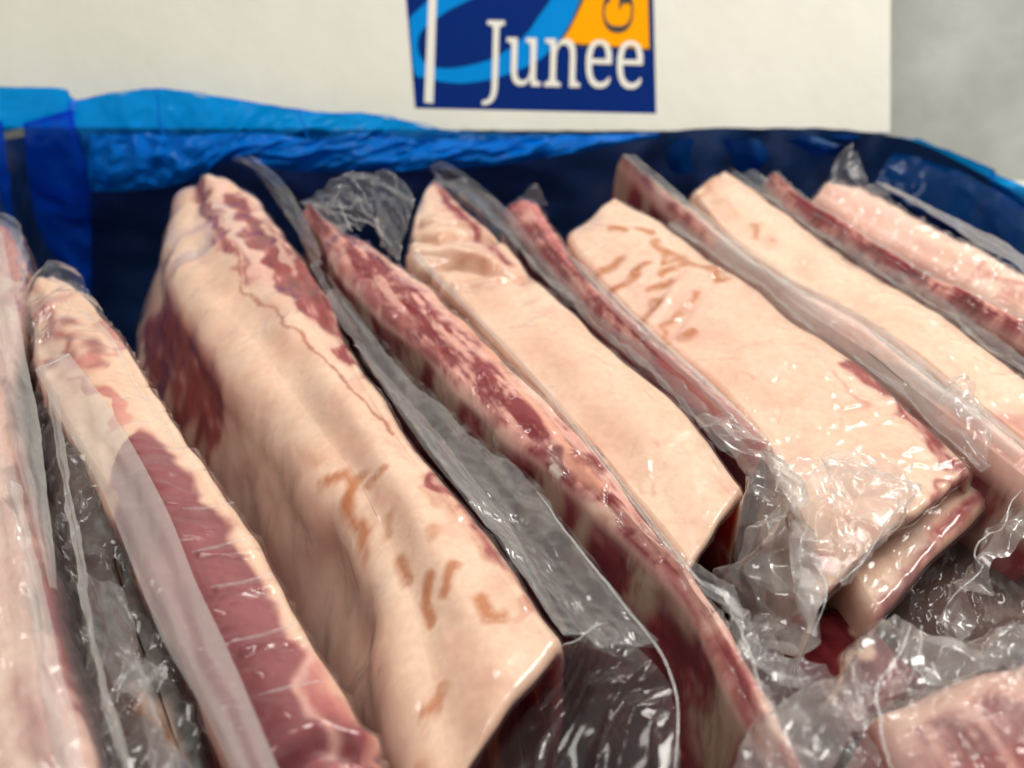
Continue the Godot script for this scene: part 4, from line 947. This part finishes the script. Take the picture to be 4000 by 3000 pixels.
func pack_pale():
	var t := pack("long cream fat slab running to the right edge, behind the flecked slab")
	var L := [V(8.36, -0.2, -40.21), V(9.12, -0.2, -36.3), V(10.67, -0.2, -32.55), V(12.31, -0.2, -30.21), V(13.32, -0.2, -28.59), V(14.2, -0.2, -26.51), V(15.09, -0.2, -24.07), V(16.01, -0.2, -21.43), V(16.92, -0.2, -18.84)]
	var R := [V(10.35, 0, -42.18), V(10.98, 0, -40.64), V(12.17, 0, -37.1), V(13.44, 0, -34.36), V(14.55, 0, -31.83), V(15.78, 0, -29.42), V(16.71, 0, -26.67), V(17.82, 0, -23.59), V(18.95, 0, -20.78)]
	var s := slab(L, R, {"nu": 120, "nv": 260, "r": 0.25, "flare": 0.05, "dome": 0.15, "lump": 0.12, "base": "fat", "side": "fat", "seed": 9,
		"ops": [
			["line", "stain", [W(10.23, -35.48), W(10.66, -36.12)], 0.16, 0.20, 0.20, 0.91],
			["line", "stain", [W(11.11, -35.06), W(11.15, -34.77)], 0.13, 0.20, 0.20, 0.65],
			["line", "stain", [W(8.67, -39.87), W(9.76, -41.16)], 0.16, 0.20, 0.20, 0.65],
			["line", "stain", [W(9.57, -38.88), W(9.92, -37.47)], 0.16, 0.40, 0.30, 0.39],
			["line", "rose", [W(10.44, -41.86), W(10.69, -41.43)], 0.15, 0.15, 0.1, 0.7],
			["line", "cream", [W(12.74, -32.12), W(14.85, -27.79), W(16.6, -24.21)], 0.6, 0.6, 0.2, 0.7],
			["line", "rose", [W(15.48, -22.99), W(16.15, -22.53)], 0.4, 0.5, 0.3, 0.7],
		]})
	part("meat", s.mesh, M.meat, t)
	part("clear_bag", bag_over(s, 0.07, 0.09, 75.0), M.film, t)
	part("bag_flap", strip([V(10.3, 0.2, -41.61), V(10.94, 0.2, -40.19), V(12.12, 0.2, -36.7), V(13.37, 0.2, -33.98), V(14.46, 0.2, -31.48), V(15.68, 0.2, -29.1), V(16.59, 0.2, -26.38), V(17.68, 0.2, -23.33)], [V(11.54, 0.3, -41.49), V(12.46, -0.2, -40.31), V(13.24, -0.2, -37.88), V(14.43, -0.2, -35.23), V(15.5, -0.2, -32.55), V(16.64, -0.2, -30.17), V(17.55, -0.2, -27.34), V(18.65, -0.2, -24.22)], {"bulge": -0.28, "crease": 0.16, "nu": 40, "nv": 200, "fold": 0.14, "seed": 64}), M.film_wet, t)
	part("bag_flap", strip([V(10.3, 0.2, -41.61), V(10.94, 0.2, -40.19), V(12.12, 0.2, -36.7), V(13.37, 0.2, -33.98), V(14.46, 0.2, -31.48), V(15.68, 0.2, -29.1), V(16.59, 0.2, -26.38), V(17.68, 0.2, -23.33)], [V(11.54, 0.3, -41.49), V(12.46, -0.2, -40.31), V(13.24, -0.2, -37.88), V(14.43, -0.2, -35.23), V(15.5, -0.2, -32.55), V(16.64, -0.2, -30.17), V(17.55, -0.2, -27.34), V(18.65, -0.2, -24.22)], {"bulge": -0.2, "crease": 0.16, "nu": 40, "nv": 200, "fold": 0.14, "seed": 21}), M.film_haze, t)
	# wet loose end of its bag, low in the right of the carton
	part("bag_tail", strip([V(14.95, -0.6, -20.02), V(13.51, -0.8, -18.7), V(12.56, -1.2, -17.67), V(11.37, -1.6, -16.22)], [V(16.45, -0.4, -19.61), V(14.36, -0.4, -17.96), V(12.67, -0.6, -16.8), V(11.7, -1.4, -15.31)], {"bulge": 0.3, "crease": 0.06, "facet": 0.34, "ruffle": 0.25, "freq": 1.3, "nu": 60, "nv": 140, "thick": 0.015, "seed": 22}), M.film_crumpled, t)
	part("edge_highlight", tube([V(15.43, -0.3, -20.09), V(14.54, -0.3, -19.6), V(13.9, -0.4, -18.67), V(12.83, -0.5, -17.88), V(12.68, -0.6, -17.12), V(11.8, -1, -16.5), V(11.29, -1.4, -15.98)], 0.05, 90, 7, 0.3), M.film_edge, t)

func pack_red_right():
	var t := pack("red-topped rib slab behind the long cream slab on the right")
	var L := [V(12, 0.1, -41.2), V(12.44, 0.1, -38.91), V(13.12, 0.1, -36.9), V(13.98, 0.1, -35.24), V(14.9, 0.1, -32.99), V(16, 0.1, -30.87), V(17.09, 0.1, -29.13), V(18.09, 0.1, -27.52), V(19.57, 0.1, -25.37)]
	var R := [V(12.57, 0.2, -41.08), V(13.23, 0.2, -38.94), V(13.95, 0.2, -36.97), V(14.86, 0.2, -35.3), V(15.8, 0.2, -33.2), V(16.92, 0.2, -31.19), V(17.99, 0.2, -29.49), V(18.99, 0.2, -27.91), V(20.44, 0.2, -25.91)]
	var s := slab(L, R, {"nu": 90, "nv": 220, "r": 0.25, "flare": 0.1, "dome": 0.15, "lump": 0.1, "base": "pink", "side": "ribs", "seed": 10,
		"ops": [["line", "marbled", [W(12.15, -41.09), W(12.72, -38.91), W(13.44, -36.9), W(14.31, -35.16), W(15.23, -33.07), W(16.31, -30.94), W(17.41, -29.26), W(18.46, -27.76)], 0.55, 0.25, 0.2, 0.95], ["line", "dark", [W(13.04, -36.9), W(13.98, -35.24), W(14.9, -32.99), W(16, -30.87), W(17.09, -29.13)], 0.15, 0.15, 0.3, 0.8]]})
	part("meat", s.mesh, M.meat, t)
	part("clear_bag", bag_over(s, 0.08, 0.12, 85.0), M.film, t)

func pack_pink_far():
	var t := pack("pink and white pack at far right beside the blue liner, bag end twisted upright")
	var L := [V(13.62, 0, -39.47), V(14.36, 0, -37.56), V(15.38, 0, -35.56), V(16.49, 0, -33.41), V(17.81, 0, -31.04), V(19.03, 0, -28.97), V(20.49, 0, -26.48)]
	var R := [V(15.09, 0.2, -40.71), V(16.62, 0.2, -39.34), V(17.77, 0.2, -36.61), V(18.87, 0.2, -34.31), V(20.05, 0.2, -32.21), V(21.19, 0.2, -29.69), V(22.25, 0.2, -27.49)]
	var s := slab(L, R, {"nu": 90, "nv": 200, "r": 0.4, "flare": 0.1, "dome": 0.25, "lump": 0.14, "base": "pink", "side": "fat", "seed": 11,
		"ops": [["line", "cream", [W(16.49, -38.19), W(17.95, -33.85), W(19.26, -29.85)], 0.35, 0.4, 0.4, 0.7], ["line", "grey", [W(17.03, -39.91), W(18.74, -35.93), W(20.21, -32.5)], 0.4, 0.3, 0.2, 0.7], ["line", "rose", [W(18.14, -31.95), W(19.19, -30.19)], 0.15, 0.2, 0.4, 0.7]]})
	part("meat", s.mesh, M.meat, t)
	part("clear_bag", bag_over(s, 0.1, 0.2, 95.0), M.film, t)
	part("seal_strip", strip([V(16.7, 0.4, -39.75), V(17.81, 0.4, -36.87), V(18.91, 0.4, -34.09), V(19.85, 0.4, -31.42), V(20.81, 0.4, -28.71)], [V(17.07, 0.2, -39.44), V(18.5, 0.2, -37.52), V(19.76, 0.2, -35.09), V(20.82, 0.2, -32.7), V(21.88, 0.2, -30.02)], {"bulge": 0.2, "crease": 0.1, "fold": 0.06, "seed": 23}), M.film_milky, t)
	part("bag_twist", strip([V(14.58, 0.3, -39.72), V(14.87, 0.9, -40.42), V(15.29, 1.5, -40.71), V(15.68, 1.6, -40.8)], [V(17.16, 0.3, -38.49), V(16.22, 0.6, -39.06), V(16.01, 1.1, -39.96), V(15.93, 1.6, -40.36)], {"bulge": 0.25, "crease": 0.3, "freq": 1.3, "nu": 40, "nv": 70, "seed": 24}), M.film_haze, t)

func pack_grey():
	var t := pack("wet grey-looking pack on the left between the leftmost pack and the purple slab")
	var L := [V(-16.6, -0.9, -25.66), V(-14.81, -0.9, -22.24), V(-12.53, -0.9, -17.91), V(-10.96, -0.9, -14.77), V(-9.79, -0.9, -12.68), V(-8.25, -0.9, -10.04)]
	var R := [V(-15.7, -0.4, -25.39), V(-13.07, -0.4, -21.66), V(-10.87, -0.4, -18.13), V(-9.19, -0.4, -15.24), V(-7.85, -0.4, -13.08), V(-6.14, -0.4, -10.17)]
	var s := slab(L, R, {"nu": 80, "nv": 200, "r": 0.3, "flare": 0.05, "dome": 0.1, "lump": 0.2, "base": "brown", "side": "dark", "seed": 12,
		"ops": [["line", "fat", [W(-8.85, -13.4), W(-7.48, -11.72)], 0.25, 0.3, 0.3, 0.6], ["line", "stain", [W(-8.53, -12.41), W(-7.82, -11.49)], 0.12, 0.2, 0.3, 0.6]]})
	part("meat", s.mesh, M.meat, t)
	part("clear_bag", bag_over(s, 0.2, 0.35, 105.0, Vector2(1.4, 0.35)), M.film_wet, t)
	part("clear_bag", bag_over(s, 0.35, 0.4, 106.0, Vector2(1.4, 0.35)), M.film, t)
	part("seal_strip", strip([V(-15.25, 0.2, -24.32), V(-13.32, 0.2, -20.55), V(-11.45, 0.2, -16.88), V(-9.95, 0.2, -13.93), V(-8.82, 0.2, -11.95), V(-7.07, 0.2, -9.28)], [V(-14.84, 0.3, -24.31), V(-12.97, 0.3, -20.44), V(-11.18, 0.3, -16.79), V(-9.73, 0.3, -13.85), V(-8.55, 0.3, -11.88), V(-6.85, 0.3, -9.23)], {"bulge": 0.1, "crease": 0.15, "nu": 20, "fold": 0.06, "seed": 25}), M.film_milky, t)
	part("bag_flap", strip([V(-11.09, 0.2, -16.08), V(-10.31, 0.2, -14.61), V(-9.16, 0.1, -13.48), V(-8.28, 0.1, -12.73), V(-6.89, 0, -10.05)], [V(-9.48, 0.4, -15.31), V(-8.84, 0.4, -14.04), V(-8.15, 0.4, -12.88), V(-7.31, 0.4, -11.82), V(-5.92, 0.4, -9.93)], {"bulge": 0.3, "crease": 0.4, "freq": 1.0, "nu": 50, "fold": 0.14, "seed": 26}), M.film_haze, t)

func pack_edge():
	var t := pack("leftmost pack, cut by the picture edge, with a red meat tip under wrinkled clear film")
	var L := [V(-23.73, 0.4, -34.91), V(-20.55, 0.4, -27.78), V(-17.61, 0.4, -21.37), V(-14.95, 0.4, -15.91), V(-13.21, 0.4, -12.52), V(-11.6, 0.4, -9.36)]
	var R := [V(-21.06, 0.6, -35.15), V(-19.1, 0.6, -32.16), V(-17.64, 0.6, -28.08), V(-15.8, 0.5, -23.3), V(-13.26, 0.5, -18.67), V(-11.14, 0.5, -14.93), V(-9.55, 0.5, -12.21), V(-7.89, 0.5, -9.5)]
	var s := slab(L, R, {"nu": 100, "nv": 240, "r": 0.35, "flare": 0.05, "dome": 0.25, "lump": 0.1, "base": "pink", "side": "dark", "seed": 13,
		"ops": [["area", "rose", [W(-22.52, -35.8), W(-20.96, -35.37), W(-18.85, -32.16), W(-17.74, -28.71), W(-18.7, -29.36)], 0.1, 0.2, 0.3, 0.9],
			["line", "brown", [W(-15.22, -22.36), W(-12.83, -17.95), W(-11.02, -14.65)], 0.35, 0.4, 0.3, 0.8],
			["line", "muscle", [W(-16.5, -24.3), W(-13.7, -19.42), W(-11.54, -15.67), W(-10.08, -13.06), W(-9.55, -12.21)], 0.14, 0.1, 0.1, 0.95],
			["line", "fat", [W(-12.83, -14.29), W(-11.53, -12.38), W(-10.09, -10.01)], 0.5, 0.5, 0.2, 0.9],
			["line", "blood", [W(-11.03, -12.69), W(-10.09, -11.53), W(-8.93, -10.07)], 0.22, 0.35, 0.2, 0.75]]})
	part("meat", s.mesh, M.meat, t)
	part("clear_bag", bag_over(s, 0.1, 0.14, 115.0, Vector2(1.6, 0.2)), M.film_haze, t)
	part("clear_bag", bag_over(s, 0.22, 0.22, 116.0, Vector2(1.6, 0.2)), M.film, t)
	part("seal_strip", strip([V(-22.33, 0.9, -34.77), V(-19.36, 0.9, -29.52), V(-16.81, 0.9, -24.77), V(-14.87, 0.9, -21.2), V(-13.16, 0.8, -18.35), V(-11.3, 0.7, -15.2)], [V(-20.6, 1, -33.74), V(-17.91, 1, -28.69), V(-15.49, 1, -24.12), V(-14.08, 1, -21.51), V(-12.52, 0.9, -18.25), V(-11.13, 0.7, -15.2)], {"bulge": 0.15, "crease": 0.08, "nu": 40, "fold": 0.06, "seed": 27}), M.film_milky, t)
	part("bag_flap", strip([V(-21.85, 1.1, -35.13), V(-21.23, 1.2, -35.1), V(-20.06, 1.2, -34.17), V(-18.77, 1.1, -31.99), V(-17.9, 1, -30.02), V(-17.61, 0.9, -28.54)], [V(-21.69, 0.8, -34.55), V(-20.92, 0.8, -34.55), V(-19.83, 0.8, -33.33), V(-18.96, 0.8, -31.8), V(-18.35, 0.8, -30.37), V(-17.98, 0.8, -29.02)], {"bulge": 0.15, "crease": 0.2, "freq": 1.6, "nu": 24, "ruffle": 0.1, "fold": 0.14, "seed": 28}), M.film_haze, t)
	part("seal_strip", strip([V(-13.74, 0.9, -18.61), V(-12.22, 0.9, -15.92), V(-10.88, 0.9, -13.39), V(-9.85, 0.9, -11.49), V(-8.62, 0.9, -9.1)], [V(-13.39, 1, -18.69), V(-11.75, 1, -15.83), V(-10.3, 1, -13.31), V(-9.16, 1, -11.42), V(-7.83, 1, -9.05)], {"bulge": 0.2, "crease": 0.15, "nu": 30, "fold": 0.06, "seed": 33}), M.film_milky, t)
	part("bag_flap", strip([V(-15.2, 1, -19.64), V(-12.98, 1, -15.37), V(-11.27, 1, -12.1), V(-9.79, 1, -9.23)], [V(-14.03, 1, -19.64), V(-11.73, 1, -15.37), V(-9.96, 1, -12.33), V(-8.02, 1, -9.23)], {"bulge": 0.35, "crease": 0.4, "freq": 0.9, "nu": 50, "fold": 0.14, "seed": 29}), M.film_haze, t)

func pack_corner():
	var t := pack("nearest pack at the lower right, pink meat under crumpled frosted film")
	var L := [V(7.99, 0.2, -12.3), V(8.17, 0.2, -11.28), V(8.42, 0.2, -10.04), V(8.67, 0.2, -8.75)]
	var R := [V(12.19, 0.5, -13.57), V(12.6, 0.5, -12.45), V(12.91, 0.5, -11.09), V(13.36, 0.5, -9.68)]
	var s := slab(L, R, {"nu": 110, "nv": 140, "r": 0.6, "flare": 0.1, "dome": 0.3, "lump": 0.12, "base": "pink", "side": "rose", "seed": 14,
		"ops": [["line", "muscle", [W(9.27, -10.94), W(10.85, -11.16), W(11.81, -11.37)], 0.4, 0.2, 0.4, 0.8], ["line", "marbled", [W(8.89, -11.48), W(10.52, -11.82), W(12.25, -12.28)], 0.5, 0.4, 0.3, 0.9], ["line", "salmon", [W(8.07, -12.05), W(9.73, -12.4), W(11.56, -12.76)], 0.3, 0.4, 0.3, 0.6], ["line", "cream", [W(8.62, -12.16), W(10.96, -12.88)], 0.2, 0.3, 0.3, 0.6]]})
	part("meat", s.mesh, M.meat, t)
	part("clear_bag", bag_over(s, 0.12, 0.15, 125.0), M.film_haze, t)
	part("bag_tail", strip([V(7.41, 0.4, -12.76), V(7.73, 0.5, -13.57), V(8.46, 0.6, -14.08), V(9.45, 0.6, -14.43), V(10.26, 0.5, -14.16), V(11.09, 0.4, -13.97), V(12.98, 0.4, -14.73)], [V(7.41, 0.6, -11.69), V(7.77, 0.7, -11.96), V(8.3, 0.8, -12.12), V(8.95, 0.8, -12.24), V(9.75, 0.8, -12.47), V(10.62, 0.8, -12.59), V(12.55, 0.8, -13.21)], {"bulge": 0.4, "crease": 0.07, "facet": 0.34, "freq": 1.1, "nu": 70, "nv": 160, "thick": 0.015, "seed": 30, "stretch": Vector2(.8, .8)}), M.film_crumpled, t)
	part("bag_tail", strip([V(10.08, 0.6, -13.75), V(10.78, 0.6, -13.62), V(11.59, 0.6, -13.75), V(12.92, 0.6, -14.29)], [V(8.98, 0.9, -12.4), V(9.84, 0.9, -12.52), V(10.73, 0.9, -12.7), V(12.54, 0.9, -13.26)], {"bulge": 0.3, "crease": 0.06, "facet": 0.34, "freq": 1.3, "nu": 50, "nv": 90, "thick": 0.015, "seed": 31}), M.film_wet, t)
	part("bag_tail", strip([V(4.35, 0.2, -10.44), V(5.44, 0.2, -11.95), V(6.42, 0.3, -12.71), V(7.36, 0.3, -13.08), V(7.97, 0.3, -13.33)], [V(5.46, 0.5, -9.68), V(6.37, 0.6, -10.41), V(7.18, 0.6, -11.25), V(7.67, 0.7, -11.62), V(7.98, 0.7, -12.31)], {"bulge": 0.4, "crease": 0.07, "facet": 0.34, "freq": 1.1, "nu": 60, "nv": 120, "thick": 0.015, "seed": 32, "stretch": Vector2(.8, .8)}), M.film_crumpled, t)
	part("bag_tail", strip([V(7.79, 0.9, -12.17), V(8.59, 1, -12.21), V(9.68, 1, -12.45), V(10.8, 1, -12.69), V(12.53, 1, -13.31)], [V(7.59, 0.9, -10.04), V(8.3, 1.1, -10.12), V(9.38, 1.1, -10.52), V(10.73, 1.1, -11.03), V(12.76, 1.1, -11.8)], {"bulge": 0.3, "crease": 0.08, "facet": 0.3, "fold": 0.15, "nu": 80, "nv": 140, "seed": 34}), M.film_crumpled, t)
	for q in [[V(9.43, 0.8, -14.19), V(8.72, 0.9, -13.14), V(8.02, 0.9, -12.4), V(7.82, 0.8, -11.55), V(7.74, 0.7, -10.35)], [V(9.62, 0.8, -14.13), V(9.19, 0.9, -13.14), V(8.68, 0.9, -12.4)], [V(7.74, 0.6, -13.49), V(7.68, 0.7, -12.67), V(7.97, 0.8, -12.36), V(8.17, 0.9, -12.4)]]:
		part("bag_crease", tube(q, 0.07, 60, 7, 0.2), M.film_edge, t)
	var low := pack("dark brown filler pack added low at the right to darken the gap")
	var s3 := slab([V(11.12, -3.6, -19.09), V(11.21, -3.6, -16.85), V(11.97, -3.6, -15.02)], [V(18.47, -2.4, -23.5), V(18.74, -2.4, -21.28), V(18.92, -2.4, -18.94)], {"nu": 70, "nv": 70, "r": 0.5, "base": "brown", "side": "dark", "seed": 16, "lump": 0.08})  # added filler slab, darkens the gap and hides the liner floor
	part("meat", s3.mesh, M.meat, low)
	part("clear_bag", bag_over(s3, 0.12, 0.5, 135.0), M.film, low)
	# a dark red piece low between the packs
	var d := thing("meat_piece", "dark red strip of meat low in the gap below the flecked slab", "meat piece")
	var s2 := slab([V(7.03, -3.4, -16.7), V(7.96, -3.4, -15.18), V(8.8, -3.4, -13.79)], [V(10.12, -2.8, -18.22), V(10.58, -2.8, -16.71), V(11.24, -2.8, -15.33)], {"nu": 60, "nv": 80, "r": 0.4, "base": "dark", "side": "dark", "seed": 15, "ops": [["line", "fat", [W(10.22, -17.53), W(9.61, -16.39), W(8.67, -15.33)], 0.15, 0.15, 0.2, 0.8]]})
	part("meat", s2.mesh, M.meat, d)
